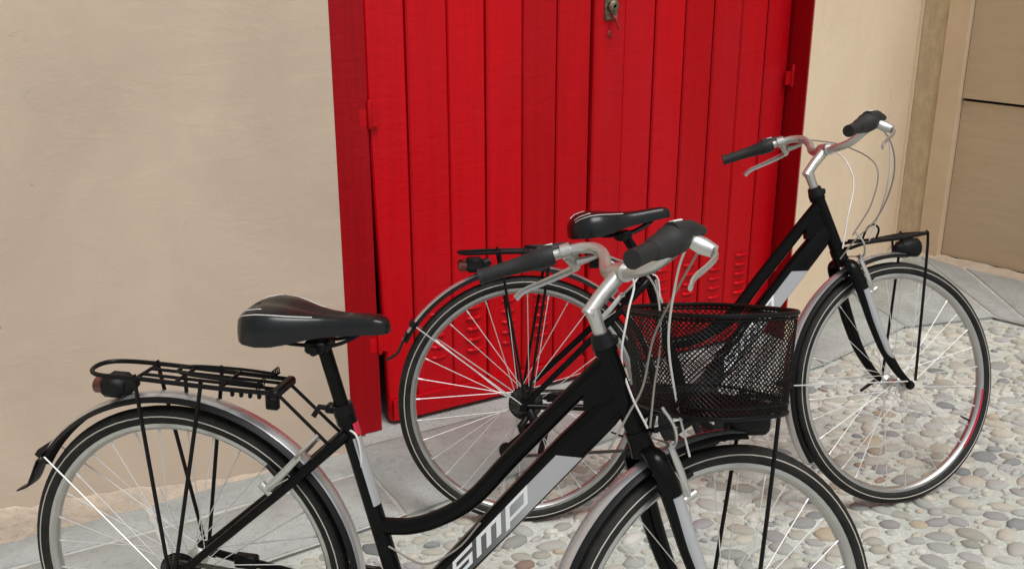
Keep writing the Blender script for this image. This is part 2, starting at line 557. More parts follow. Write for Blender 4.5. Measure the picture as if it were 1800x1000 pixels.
# ------------------------------------------------------------------ ground
rng = np.random.default_rng(11)
random.seed(5)
gm = MB()
G = 60
gm.add([(-G, -G, 0), (G, -G, 0), (G, G, 0), (-G, G, 0)], [(0, 1, 2, 3)])
ground = part("ground", gm, M['mortar'], None, flatshade=True)
tag(ground, kind="structure")

# smooth grey slab border along the walls
INNER = [W(-4.0, 0.0, 0), W(DOOR_L, 0.0, 0), W(DOOR_L + 0.02, -0.30, 0), W(DOOR_R, -0.30, 0), WG(0.0, 0.0, 0), WG(WING_LEN * 0.5, 0, 0), RW(0.0, 0.0, 0), RW(0.32, 0.07, 0), RW(3.0, 0.07, 0)]
edge_out = [W(-4.0, 0.50, 0), W(-0.6, 0.49, 0), W(0.4, 0.45, 0), W(0.9, 0.39, 0), W(1.7, 0.31, 0), W(2.42, 0.25, 0), V(1.62, 3.98, 0), V(2.03, 4.09, 0), RW(0.95, 0.62, 0), RW(3.0, 0.62, 0)]
edge_out_xy = [p[:2] for p in edge_out]
def outside_border(x, y):
    """True where the point lies on the street side of the slab border."""
    for i in range(len(edge_out_xy) - 1):
        a, b = edge_out_xy[i], edge_out_xy[i + 1]
        e = b - a
        t = ((np.array([x, y]) - a) @ e) / (e @ e)
        if -0.02 <= t <= 1.02:
            cr = e[0] * (y - a[1]) - e[1] * (x - a[0])
            if cr > -0.02 * np.linalg.norm(e):
                return False
    return True

pave = MB()
HB = 0.008
# base of the border: pale joint mortar sheet under the slabs
strips = [
    (W(-4.0, 0.0, 0), W(-4.0, 0.50, 0)), (W(-2.0, 0.0, 0), W(-2.0, 0.50, 0)), (W(-0.6, 0.0, 0), W(-0.6, 0.49, 0)),
    (W(0.0, 0.0, 0), W(0.0, 0.47, 0)), (W(DOOR_L, 0.0, 0), W(0.62, 0.43, 0)), (W(1.25, -0.0, 0), W(1.25, 0.35, 0)),
    (W(1.85, 0.0, 0), W(1.85, 0.30, 0)), (WG(0.0, 0.0, 0), W(2.42, 0.25, 0)), (WG(0.75, 0.0, 0), V(1.62, 3.98, 0)),
    (RW(0.14, 0.02, 0), V(2.03, 4.09, 0)), (RW(0.42, 0.07, 0), RW(0.95, 0.62, 0) - UR * 0.0),
    (RW(1.3, 0.07, 0), RW(1.55, 0.62, 0)), (RW(2.1, 0.07, 0), RW(2.25, 0.62, 0)), (RW(3.0, 0.07, 0), RW(3.0, 0.62, 0))]
for i in range(len(strips) - 1):
    a, b = strips[i]; c, d = strips[i + 1]
    q = [p + Z * 0.0125 for p in (a, b, d, c)]
    pave.add(q, [(0, 1, 2, 3)])
pavement = part("pavement", pave, M['slab_joint'], None, flatshade=True)
tag(pavement, kind="structure")
def slab(a, b, c, d, g=0.012, h=0.018):
    """irregular slab: polygon inset by g, chamfered top."""
    P = [np.asarray(p, float)[:2] for p in (a, b, c, d)]
    cen = sum(P) / 4
    ar = sum(P[i][0] * P[(i + 1) % 4][1] - P[(i + 1) % 4][0] * P[i][1] for i in range(4))
    sg = 1.0 if ar > 0 else -1.0
    nrm = []
    for i in range(4):
        e = P[(i + 1) % 4] - P[i]; e = e / (np.linalg.norm(e) + 1e-9)
        nrm.append(np.array([-e[1], e[0]]) * sg)
    # subdivide the outline so that it can waver
    out, onrm = [], []
    def inset(i_, k):
        return out[i_] + onrm[i_] * k
    for i in range(4):
        p, q = P[i], P[(i + 1) % 4]
        for k in range(5):
            w = p + (q - p) * k / 5
            if k: w = w + rng.normal(0, 0.0016, 2)
            out.append(w); onrm.append(nrm[i] if k else nrm[i] + nrm[i - 1])
    n = len(out)
    mb = MB()
    lo = [V(*inset(i, g), 0.0) for i in range(n)]
    mi = [V(*inset(i, g + 0.0005), h - 0.004) for i in range(n)]
    hi = [V(*inset(i, g + 0.004), h) for i in range(n)]
    vs_ = lo + mi + hi
    F = []
    for k in range(2):
        for i in range(n):
            j = (i + 1) % n
            F.append((k * n + i, k * n + j, (k + 1) * n + j, (k + 1) * n + i))
    F.append(tuple(range(2 * n, 3 * n)))
    mb.add(vs_, F)
    # make the faces wind outwards
    area = sum(out[i][0] * out[(i + 1) % n][1] - out[(i + 1) % n][0] * out[i][1] for i in range(n))
    if area < 0:
        mb.f = [f[::-1] for f in mb.f]
    return part("paving_slab", mb, M['slab'], pavement, ang=50)
for i in range(len(strips) - 1):
    a, b = strips[i]; c, d = strips[i + 1]
    if i in (1, 2, 3):                    # two rows here: a narrow course against the wall
        am, cm = a + (b - a) * 0.34, c + (d - c) * 0.34
        slab(a, am, cm, c, g=0.008)
        slab(am, b, d, cm, g=0.008)
    else:
        slab(a, b, d, c, g=0.002 if 3 <= i <= 8 else 0.008)

# threshold stone in the doorway
th = MB()
quadbox(th, W, DOOR_L + 0.012, DOOR_R - 0.012, -0.34, -0.004, 0.0, 0.016)
part("threshold_stone", th, M['slab'], pavement, ang=30)

# --- river pebbles set in the mortar
def pebble_mesh(k):
    """low dome with an irregular, slightly pointed outline: unit size 1 x 1 x 1."""
    r2 = np.random.default_rng(100 + k)
    n = 9
    mb = MB()
    ph = [2 * math.pi * (j + r2.uniform(-0.25, 0.25)) / n for j in range(n)]
    pw = r2.uniform(0.95, 1.3)
    def outline(t, s):
        c, s_ = math.cos(t), math.sin(t)
        x = math.copysign(abs(c) ** (1.0 / 1.0), c)
        y = math.copysign(abs(s_) ** pw, s_)
        return V(x * s, y * s, 0)
    jit = [r2.uniform(0.88, 1.08) for _ in range(n)]
    rings = [(1.0, -0.6), (0.97, 0.12), (0.80, 0.62), (0.45, 0.93)]
    for (s, z) in rings:
        for j in range(n):
            p = outline(ph[j], s * jit[j]); p[2] = z + r2.uniform(-0.05, 0.05)
            mb.v.append(tuple(p))
    mb.v.append((r2.uniform(-0.1, 0.1), r2.uniform(-0.1, 0.1), 1.0))
    for k_ in range(len(rings) - 1):
        for j in range(n):
            j2 = (j + 1) % n
            mb.face((k_ * n + j, k_ * n + j2, (k_ + 1) * n + j2, (k_ + 1) * n + j))
    top = len(mb.v) - 1
    b0 = (len(rings) - 1) * n
    for j in range(n):
        mb.face((b0 + j, b0 + (j + 1) % n, top))
    return mb
PEB = [pebble_mesh(k) for k in range(10)]
PEBM = [p.mesh("cobblestone", [STONES[0]], 70) for p in PEB]
cand = []
gx = {}
CELL = 0.05
def ok_place(x, y, rx, ry):
    for i in range(int(x / CELL) - 3, int(x / CELL) + 4):
        for j in range(int(y / CELL) - 3, int(y / CELL) + 4):
            for (X, Y, RX, RY) in gx.get((i, j), ()):
                if ((x - X) / (rx + RX)) ** 2 + ((y - Y) / (ry + RY)) ** 2 < 0.66:
                    return False
    return True
# camera model for judging what is in view
pit = rad(19.05)
FWD = V(0, math.cos(pit), -math.sin(pit)); UPV = V(0, math.sin(pit), math.cos(pit))
def px(p):
    d = p - V(0, 0, 1.57); zc = d @ FWD
    return 512 + 1035.9 * d[0] / zc, 284 - 1035.9 * (d @ UPV) / zc, zc
for attempt, (scale, tries) in enumerate(((1.0, 9000), (0.72, 9000), (0.45, 9000), (0.30, 9000))):
    for _ in range(tries):
        x, y = rng.uniform(-1.6, 3.4), rng.uniform(1.2, 4.2)
        if not outside_border(x, y) or y > 4.2 - max(0, x - 2.2) * 1.1:
            continue
        L_ = scale * rng.uniform(0.026, 0.047); w_ = L_ * rng.uniform(0.5, 0.8)
        if ok_place(x, y, L_ * 0.98, w_ * 1.06):
            gx.setdefault((int(x / CELL), int(y / CELL)), []).append((x, y, L_ * 0.98, w_ * 1.06))
            cand.append((x, y, L_, w_))
vis = []
for k, (x, y, L_, w_) in enumerate(cand):
    a, b, zc = px(V(x, y, 0))
    inside = -10 < a < 1034 and -10 < b < 578
    vis.append(((L_ * w_) / zc ** 3 if inside else 0.0, k))
vis.sort(reverse=True)
single = {k for s, k in vis[:300] if s > 0}
rest = MB()
for k, (x, y, L_, w_) in enumerate(cand):
    ang = rng.normal(0.0, 0.42)
    hgt = rng.uniform(0.007, 0.0125) * (0.6 + L_ / 0.06)
    mi = rng.integers(0, len(PEB)); st = rng.choice(len(STONES), p=np.array(STONE_W) / sum(STONE_W))
    if k in single:
        o = bpy.data.objects.new("cobblestone", PEBM[mi])
        COL.objects.link(o); o.parent = ground
        o.matrix_local = Matrix.Translation((x, y, 0.0)) @ Matrix.Rotation(ang, 4, 'Z') @ Matrix.Diagonal((L_, w_, hgt, 1))
        o.material_slots[0].link = 'OBJECT'
        o.material_slots[0].material = STONES[st]
    else:
        ca, sa = math.cos(ang), math.sin(ang)
        vv = [(x + ca * p[0] * L_ - sa * p[1] * w_, y + sa * p[0] * L_ + ca * p[1] * w_, p[2] * hgt) for p in PEB[mi].v]
        rest.add(vv, PEB[mi].f, int(st))
ro = part("cobblestones", rest, STONES, ground, ang=70)
tag(ro, kind="stuff")

# ------------------------------------------------------------------ the plastered house with the red door
house = empty("plastered_house", tuple(W(0.0, 0, 0)))
HI = house.matrix_basis.inverted()
def to_house(mb):
    off = W(0.0, 0, 0)
    return mb.apply(lambda p: p - off)
tag(house, "sand plastered house front with a double red plank door", "house")

wm = MB()
TH = 0.34
quadbox(wm, W, -6.0, DOOR_L, -TH, 0.0, 0.0, 4.6)
part("wall", to_house(wm), M['plaster'], house, flatshade=True)
wm = MB()
quadbox(wm, W, DOOR_L + 0.0005, DOOR_R - 0.0005, -TH, -0.0015, DOOR_TOP, 4.6)
part("wall", to_house(wm), M['plaster'], house, flatshade=True)
# side wall bending back into the alley
wm = MB()
a0, a1 = WG(0, 0, 0), WG(WING_LEN + 0.05, 0, 0)
b0_, b1_ = W(DOOR_R, -0.30, 0), WG(WING_LEN + 0.05, -0.30, 0)
poly = [a0, a1, b1_, b0_]
vs_ = [p for p in poly] + [p + Z * 4.6 for p in poly]
wm.add(vs_, [(3, 2, 1, 0), (4, 5, 6, 7), (0, 1, 5, 4), (1, 2, 6, 5), (2, 3, 7, 6), (3, 0, 4, 7)])
part("side_wall", to_house(wm), M['plaster_side'], house, flatshade=True)
# dark room behind the door
wm = MB()
quadbox(wm, W, DOOR_L - 0.2, DOOR_R + 0.2, -1.2, -1.1, 0, 4.6)
quadbox(wm, W, DOOR_L - 0.24, DOOR_L - 0.2, -1.2, -TH - 0.002, 0, 4.6)
quadbox(wm, W, DOOR_R + 0.2, DOOR_R + 0.24, -1.2, -TH - 0.002, 0, 4.6)
quadbox(wm, W, DOOR_L - 0.24, DOOR_R + 0.24, -1.2, -0.02, 4.6, 4.7)
part("interior_wall", to_house(wm), M['dark'], house, flatshade=True)

# ragged mortar fillet along the foot of the wall
fm = MB()
n = 90
ss = np.linspace(-3.0, 0.60, n)
rows = []
for s in ss:
    base = np.interp(s, [-3, -0.45, -0.25, 0.0, 0.3, 0.6], [0.125, 0.12, 0.095, 0.062, 0.024, 0.012])
    h = base + rng.normal(0, 0.006)
    dpt = 0.004 + 0.016 * rng.uniform(0.7, 1.2)
    rows.append([W(s, 0.0012, h), W(s, dpt * 0.55, h - 0.006), W(s, dpt, h * 0.5), W(s, dpt + 0.012 + rng.uniform(0, 0.01), 0.0)])
for i in range(n):
    fm.v += [tuple(p) for p in rows[i]]
for i in range(n - 1):
    for k in range(3):
        fm.face((i * 4 + k, i * 4 + k + 1, (i + 1) * 4 + k + 1, (i + 1) * 4 + k))
part("mortar_skirting", to_house(fm), M['rough_mortar'], house, ang=70)

# --- door frame
FD = -0.066      # frame face
fr = MB()
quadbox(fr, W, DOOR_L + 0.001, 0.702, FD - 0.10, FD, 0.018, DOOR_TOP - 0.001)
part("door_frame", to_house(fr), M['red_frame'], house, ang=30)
fr = MB()
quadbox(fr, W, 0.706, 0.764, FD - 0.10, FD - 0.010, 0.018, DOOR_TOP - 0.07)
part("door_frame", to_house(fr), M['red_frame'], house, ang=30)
fr = MB()
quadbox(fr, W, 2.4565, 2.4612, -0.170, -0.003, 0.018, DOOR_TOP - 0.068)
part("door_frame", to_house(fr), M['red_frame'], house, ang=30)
fr = MB()
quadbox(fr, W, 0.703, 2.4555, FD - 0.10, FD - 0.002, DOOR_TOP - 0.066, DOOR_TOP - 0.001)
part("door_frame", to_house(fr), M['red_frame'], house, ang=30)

# --- leaves: back board + planks
SEAM = [0.772, 0.902, 1.040, 1.172, 1.305, 1.436, 1.568, 1.695, 1.827, 1.956, 2.083, 2.211, 2.336, 2.453]
ZB, ZT = 0.030, DOOR_TOP - 0.075
PD = -0.096      # plank face
def leaf(i0, i1, lab):
    mb = MB()
    s0 = SEAM[i0] + (0.035 if i0 == 0 else 0.004); s1 = SEAM[i1] - 0.004
    quadbox(mb, W, s0, s1, PD - 0.045, PD - 0.020, ZB + 0.004, ZT)
    lf = part("door_leaf", to_house(mb), M['red_dark'], house, ang=30)
    lf["label"] = lab
    for i in range(i0, i1):
        mb = MB()
        a, b = SEAM[i] + 0.0022, SEAM[i + 1] - 0.0022
        d = PD + rng.uniform(-0.0025, 0.0025)
        zb = ZB + rng.uniform(-0.003, 0.003)
        drop = 0.010
        if i == 6: d += 0.012                       # cover strip over the meeting edges
        al = a + (0.030 if i == 0 else 0.0)          # first board is out of square: the gap widens below the hinge
        ar = b - (0.012 if i == len(SEAM) - 2 else 0.0)
        ch = 0.005
        # section with chamfered front edges, at three heights
        zs = (zb, 1.05, ZT)
        secs = []
        for q, z in enumerate(zs):
            L0 = al if q == 0 else a
            R0 = ar if q == 2 else b
            secs.append([W(L0, d - 0.022, z), W(L0, d - ch, z), W(L0 + ch, d, z), W(R0 - ch, d, z), W(R0, d - ch, z), W(R0, d - 0.022, z)])
        for sc_ in secs:
            mb.v += [tuple(p) for p in sc_]
        for q in range(2):
            for k in range(6):
                k2 = (k + 1) % 6
                mb.face((q * 6 + k, q * 6 + k2, (q + 1) * 6 + k2, (q + 1) * 6 + k))
        mb.face((5, 4, 3, 2, 1, 0)); mb.face((12, 13, 14, 15, 16, 17))
        to_house(mb)
        part("plank", mb, M['red'], lf, ang=25)
    return lf
left_leaf = leaf(0, 7, "red door leaf carrying the worn lock on its cover strip")
right_leaf = leaf(7, 13, "red door leaf hung next to the cream side wall")
# bottom rails
for lf, s0, s1 in ((left_leaf, 0.812, 1.56), (right_leaf, 1.70, 2.445)):
    mb = MB()
    for k in range(24):
        pass
    quadbox(mb, W, s0, s1, PD + 0.0035, PD + 0.013, 0.034, 0.105)
    part("bottom_rail", to_house(mb), M['red'], lf, ang=30)
# pressed louvre slots
lm = MB()
wv = 0.030
nn = 8
for j in range(nn + 1):
    t = -1 + 2 * j / nn
    e = math.sqrt(max(0, 1 - t * t))
    x = t * wv
    lm.v += [(x, 0.0, 0.004), (x, 0.0030 * e, 0.0065 * e - 0.002), (x, 0.0055 * e, -0.0026 * e - 0.002), (x, 0.0, -0.005 * e - 0.003)]
for j in range(nn):
    for k in range(3):
        lm.face((j * 4 + k, j * 4 + k + 1, (j + 1) * 4 + k + 1, (j + 1) * 4 + k))
louv = lm.mesh("louvre", [M['red']], 60)
ROTW = Matrix(((U[0], NW[0], 0, 0), (U[1], NW[1], 0, 0), (0, 0, 1, 0), (0, 0, 0, 1)))
for lf, idx in ((left_leaf, (1, 2, 3, 4)), (right_leaf, (8, 9, 10, 11))):
    for i in idx:
        for k in range(5):
            c = (SEAM[i] + SEAM[i + 1]) / 2 + 0.012
            p = W(c, PD + 0.003, 0.375 - 0.038 * k) - W(0, 0, 0)
            put("louvre", louv, lf, Matrix.Translation(Vector(p)) @ ROTW)
# lock plate, key and keyhole
lk = MB()
c0 = W(1.630, PD + 0.014, 1.335) - W(0, 0, 0)
R3 = np.array([[U[0], NW[0], 0], [U[1], NW[1], 0], [0, 0, 1]])
lk.bbox(c0, (0.052, 0.010, 0.110), 0.004, rot=R3)
lk.lathe([(0.019, 0), (0.019, 0.014), (0.014, 0.018), (0.006, 0.018), (0.006, 0.004)], c0 + R3 @ V(0, 0.004, -0.010), NW, 16)
lock = part("lock", lk, M['old_iron'], left_leaf, ang=40)
lk = MB()
lk.tube([c0 + R3 @ V(0, 0.006, -0.038), c0 + R3 @ V(0.004, 0.026, -0.052), c0 + R3 @ V(0.014, 0.030, -0.085)], [0.006, 0.005, 0.004], 8)
part("latch_handle", lk, M['red_dark'], left_leaf)
lk = MB()
lk.lathe([(1e-5, 0.003), (0.009, 0.003), (0.012, 0.0)], W(1.630, PD + 0.0125, 1.235) - W(0, 0, 0), NW, 14)
part("keyhole_plug", lk, M['red_dark'], left_leaf)
# hinges
def hinge(lf, s, z):
    mb = MB()
    c = W(s, PD + 0.022, z) - W(0, 0, 0)
    mb.lathe([(1e-5, 0.05), (0.006, 0.048), (0.008, 0.040), (0.008, -0.03), (0.006, -0.036), (1e-5, -0.037)], c, (0, 0, 1), 12)
    mb.box(c + R3 @ V(0.018, -0.010, -0.002), (0.034, 0.005, 0.060), R3)
    mb.box(c + R3 @ V(-0.016, -0.004, -0.002), (0.030, 0.005, 0.050), R3)
    part("hinge", mb, M['red'], lf)
for z in (0.32, 1.04, 2.1):
    hinge(left_leaf, 0.768, z)
    hinge(right_leaf, 2.457, z + (0.0 if z > 1 else 0.0))
mb = MB()
mb.lathe([(1e-5, 0.004), (0.006, 0.0035), (0.008, 0.0)], W(0.842, PD + 0.013, 0.068) - W(0, 0, 0), NW, 12)
part("screw_head", mb, M['white_print'], left_leaf)

# ------------------------------------------------------------------ neighbouring building, set across the alley end
nb = empty("neighbouring_building", tuple(RW(0, 0, 0)))
tag(nb, "tan building with a brown panel door closing the end of the alley", "building")
def to_nb(mb):
    return mb.apply(lambda p: p - CORNER)
wm = MB()
quadbox(wm, RW, -0.012, 0.018, -0.30, 0.012, 0.0, 4.6)
part("corner_bead", to_nb(wm), M['plaster_side'], nb, ang=30)
wm = MB()
quadbox(wm, RW, 0.020, 0.142, -0.30, 0.0, 0.0, 4.6)
part("wall", to_nb(wm), M['tan_rough'], nb, flatshade=True)
wm = MB()
quadbox(wm, RW, 0.144, 0.243, -0.30, 0.010, 0.0, 2.5)
part("door_frame", to_nb(wm), M['tan_frame'], nb, ang=30)
wm = MB()
quadbox(wm, RW, 2.05, 2.15, -0.30, 0.010, 0.0, 2.5)
part("door_frame", to_nb(wm), M['tan_frame'], nb, ang=30)
wm = MB()
quadbox(wm, RW, 0.144, 2.15, -0.30, 0.006, 2.502, 4.6)
part("wall", to_nb(wm), M['tan_rough'], nb, flatshade=True)
wm = MB()
quadbox(wm, RW, 2.152, 5.0, -0.30, 0.0, 0.0, 4.6)
part("wall", to_nb(wm), M['tan_rough'], nb, flatshade=True)
for z0, z1, d in ((0.022, 0.786, -0.018), (0.800, 1.60, -0.008), (1.614, 2.49, -0.008)):
    wm = MB()
    quadbox(wm, RW, 0.246, 2.047, d - 0.04, d - 0.022, z0, z1)
    part("door_panel", to_nb(wm), M['tan_door'], nb, ang=30)
wm = MB()
quadbox(wm, RW, 0.244, 2.049, -0.30, -0.07, 0.0, 2.5)
part("door_back", to_nb(wm), M['dark'], nb, ang=30)
# rough mortar strip at its foot
fm = MB()
n = 60
for i, s in enumerate(np.linspace(0.02, 3.0, n)):
    w_ = 0.072 + rng.normal(0, 0.006)
    hh = 0.020 + rng.uniform(0, 0.008)
    fm.v += [tuple(RW(s, -0.03, hh)), tuple(RW(s, w_ * 0.4, hh - 0.004)), tuple(RW(s, w_ * 0.8, hh - 0.008)), tuple(RW(s, w_ + 0.02, 0.004))]
for i in range(n - 1):
    for k in range(3):
        fm.face((i * 4 + k, i * 4 + k + 1, (i + 1) * 4 + k + 1, (i + 1) * 4 + k))
part("mortar_skirting", to_nb(fm), M['rough_mortar'], nb, ang=70)

# ------------------------------------------------------------------ bicycles
RT, WB = 0.345, 1.070                        # wheel radius over the tyre, wheelbase
HEAD_T, HEAD_B = V(0.825, 0, 0.878), V(0.887, 0, 0.727)
HA = rad(69.5)
AX = V(-math.cos(HA), 0, math.sin(HA))       # steering axis, upwards
BBK = V(0.461, 0, 0.285)
SC = V(0.341, 0, 0.712)

def rotm(axis, a):
    x, y, z = unit(axis)
    K = np.array([[0, -z, y], [z, 0, -x], [-y, x, 0]])
    return np.eye(3) + math.sin(a) * K + (1 - math.cos(a)) * K @ K

# shared wheel meshes ------------------------------------------------
def torus(R_, ra, rb, n=72, k=12):
    mb = MB()
    prof = [(R_ + ra * math.cos(2 * math.pi * j / k), rb * math.sin(2 * math.pi * j / k)) for j in range(k)]
    return mb.lathe(prof, (0, 0, 0), (0, 1, 0), n, closed=True)
def tyre_mesh():
    mb = torus(0.3255, 0.0188, 0.0188, 80, 14)
    for side in (-1, 0, 1):                   # circumferential tread ribs
        prof = [(0.3425 - 0.0026 * abs(side) + 0.0022 * math.cos(2 * math.pi * k / 6), side * 0.0085 + 0.0030 * math.sin(2 * math.pi * k / 6)) for k in range(6)]
        mb.lathe(prof, (0, 0, 0), (0, 1, 0), 80, closed=True)
    return mb.mesh("tyre", [M['rubber']], 50)
TYRE = tyre_mesh()
def rim_mesh():
    mb = MB()
    w = 0.0125
    prof = [(0.3185, -w), (0.3185, -w + 0.002), (0.309, -w + 0.003), (0.309, w - 0.003), (0.3185, w - 0.002), (0.3185, w),
            (0.305, w), (0.2985, 0.007), (0.2965, 0.0), (0.2985, -0.007), (0.305, -w)]
    mb.lathe(prof, (0, 0, 0), (0, 1, 0), 80, closed=True)
    return mb.mesh("rim", [M['rim']], 35)
RIM = rim_mesh()
def stripe_mesh():
    mb = MB()
    for sd in (-1, 1):
        prof = [(0.3285 + 0.0013 * math.cos(2 * math.pi * j / 6), sd * 0.0184 + 0.0009 * math.sin(2 * math.pi * j / 6)) for j in range(6)]
        mb.lathe(prof, (0, 0, 0), (0, 1, 0), 80, closed=True)
    return mb.mesh("sidewall_stripe", [M['stripe']], 60)
STRIPE = stripe_mesh()
def hub_mesh(rear):
    mb = MB()
    w = 0.031
    mb.lathe([(0.004, -0.062), (0.004, -0.052), (0.008, -0.052), (0.009, -w - 0.004), (0.020, -w - 0.002), (0.0225, -w), (0.020, -w + 0.003),
              (0.0125, -w + 0.008), (0.0115, 0), (0.0125, w - 0.008), (0.020, w - 0.003), (0.0225, w), (0.020, w + 0.002), (0.009, w + 0.004),
              (0.008, 0.052), (0.004, 0.052), (0.004, 0.062)], (0, 0, 0), (0, 1, 0), 24)
    return mb.mesh("hub", [M['silver_matt']], 40)
HUBF, HUBR = hub_mesh(False), hub_mesh(True)
def spoke_mesh(side, lead):
    mb = MB()
    a = lead * rad(58)
    p = V(0.0195 * math.cos(a), side * 0.031, 0.0195 * math.sin(a))
    q = V(0.299, side * 0.002, 0.0)
    mb.tube([p, q], 0.00115, 5)
    mb.tube([q - (q - p) * 0.05, q], 0.0022, 5)
    return mb.mesh("spoke", [M['spoke']], 60)
SPOKES = {(s, l): spoke_mesh(s, l) for s in (-1, 1) for l in (-1, 1)}
def refl_mesh():
    mb = MB()
    mb.bbox((0, 0, 0), (0.085, 0.006, 0.016), 0.002)
    return mb.mesh("spoke_reflector", [M['cable_white']], 40)
REFL = refl_mesh()

def wheel(name, root, matrix, rear, phase, label=None):
    w = put(name, RIM, root, matrix)
    put("tyre", TYRE, w)
    put("sidewall_stripe", STRIPE, w)
    put("hub", HUBR if rear else HUBF, w)
    for k in range(32):
        side = -1 if k % 2 else 1
        lead = 1 if (k // 2) % 2 else -1
        put("spoke", SPOKES[(side, lead)], w, Matrix.Rotation(2 * math.pi * k / 32 + phase, 4, 'Y'))
    mb = MB(); mb.tube([V(0.297, 0, 0), V(0.262, 0, 0)], [0.003, 0.0025], 8)
    vl = part("valve", mb, M['black_plastic'], w); vl.matrix_local = Matrix.Rotation(phase + 0.35, 4, 'Y')
    if not rear:
        # printed red rim mark
        pass
    return w

def arc_strip(mb, R_, a0, a1, prof, c, n=40, mats=None):
    """sweep an open cross-section prof [(dr, y)] round an arc in the XZ plane; returns nothing."""
    o = len(mb.v); k = len(prof)
    for i in range(n + 1):
        t = rad(a0 + (a1 - a0) * i / n)
        for (dr, y) in prof:
            mb.v.append((c[0] + (R_ + dr) * math.cos(t), y, c[2] + (R_ + dr) * math.sin(t)))
    for i in range(n):
        for j in range(k - 1):
            mb.face((o + i * k + j, o + i * k + j + 1, o + (i + 1) * k + j + 1, o + (i + 1) * k + j), mats[j] if mats else 0)

def fender(R_, a0, a1, c, half=0.0265):
    mb = MB()
    top, bot = [], []
    K = 12
    for j in range(K + 1):
        y = -half + 2 * half * j / K
        dr = 0.0135 * (1 - (y / half) ** 2) ** 0.85 - 0.0105
        top.append((dr, y))
    bot = [(d - 0.0018, y * 0.97) for d, y in reversed(top)]
    prof = top + bot + [top[0]]
    ms = []
    for j in range(len(prof) - 1):
        if j < K:
            yc = abs((prof[j][1] + prof[j + 1][1]) / 2)
            ms.append(0 if yc < half * 0.74 else 1)
        else:
            ms.append(1)
    arc_strip(mb, R_, a0, a1, prof, c, 48, ms)
    return mb

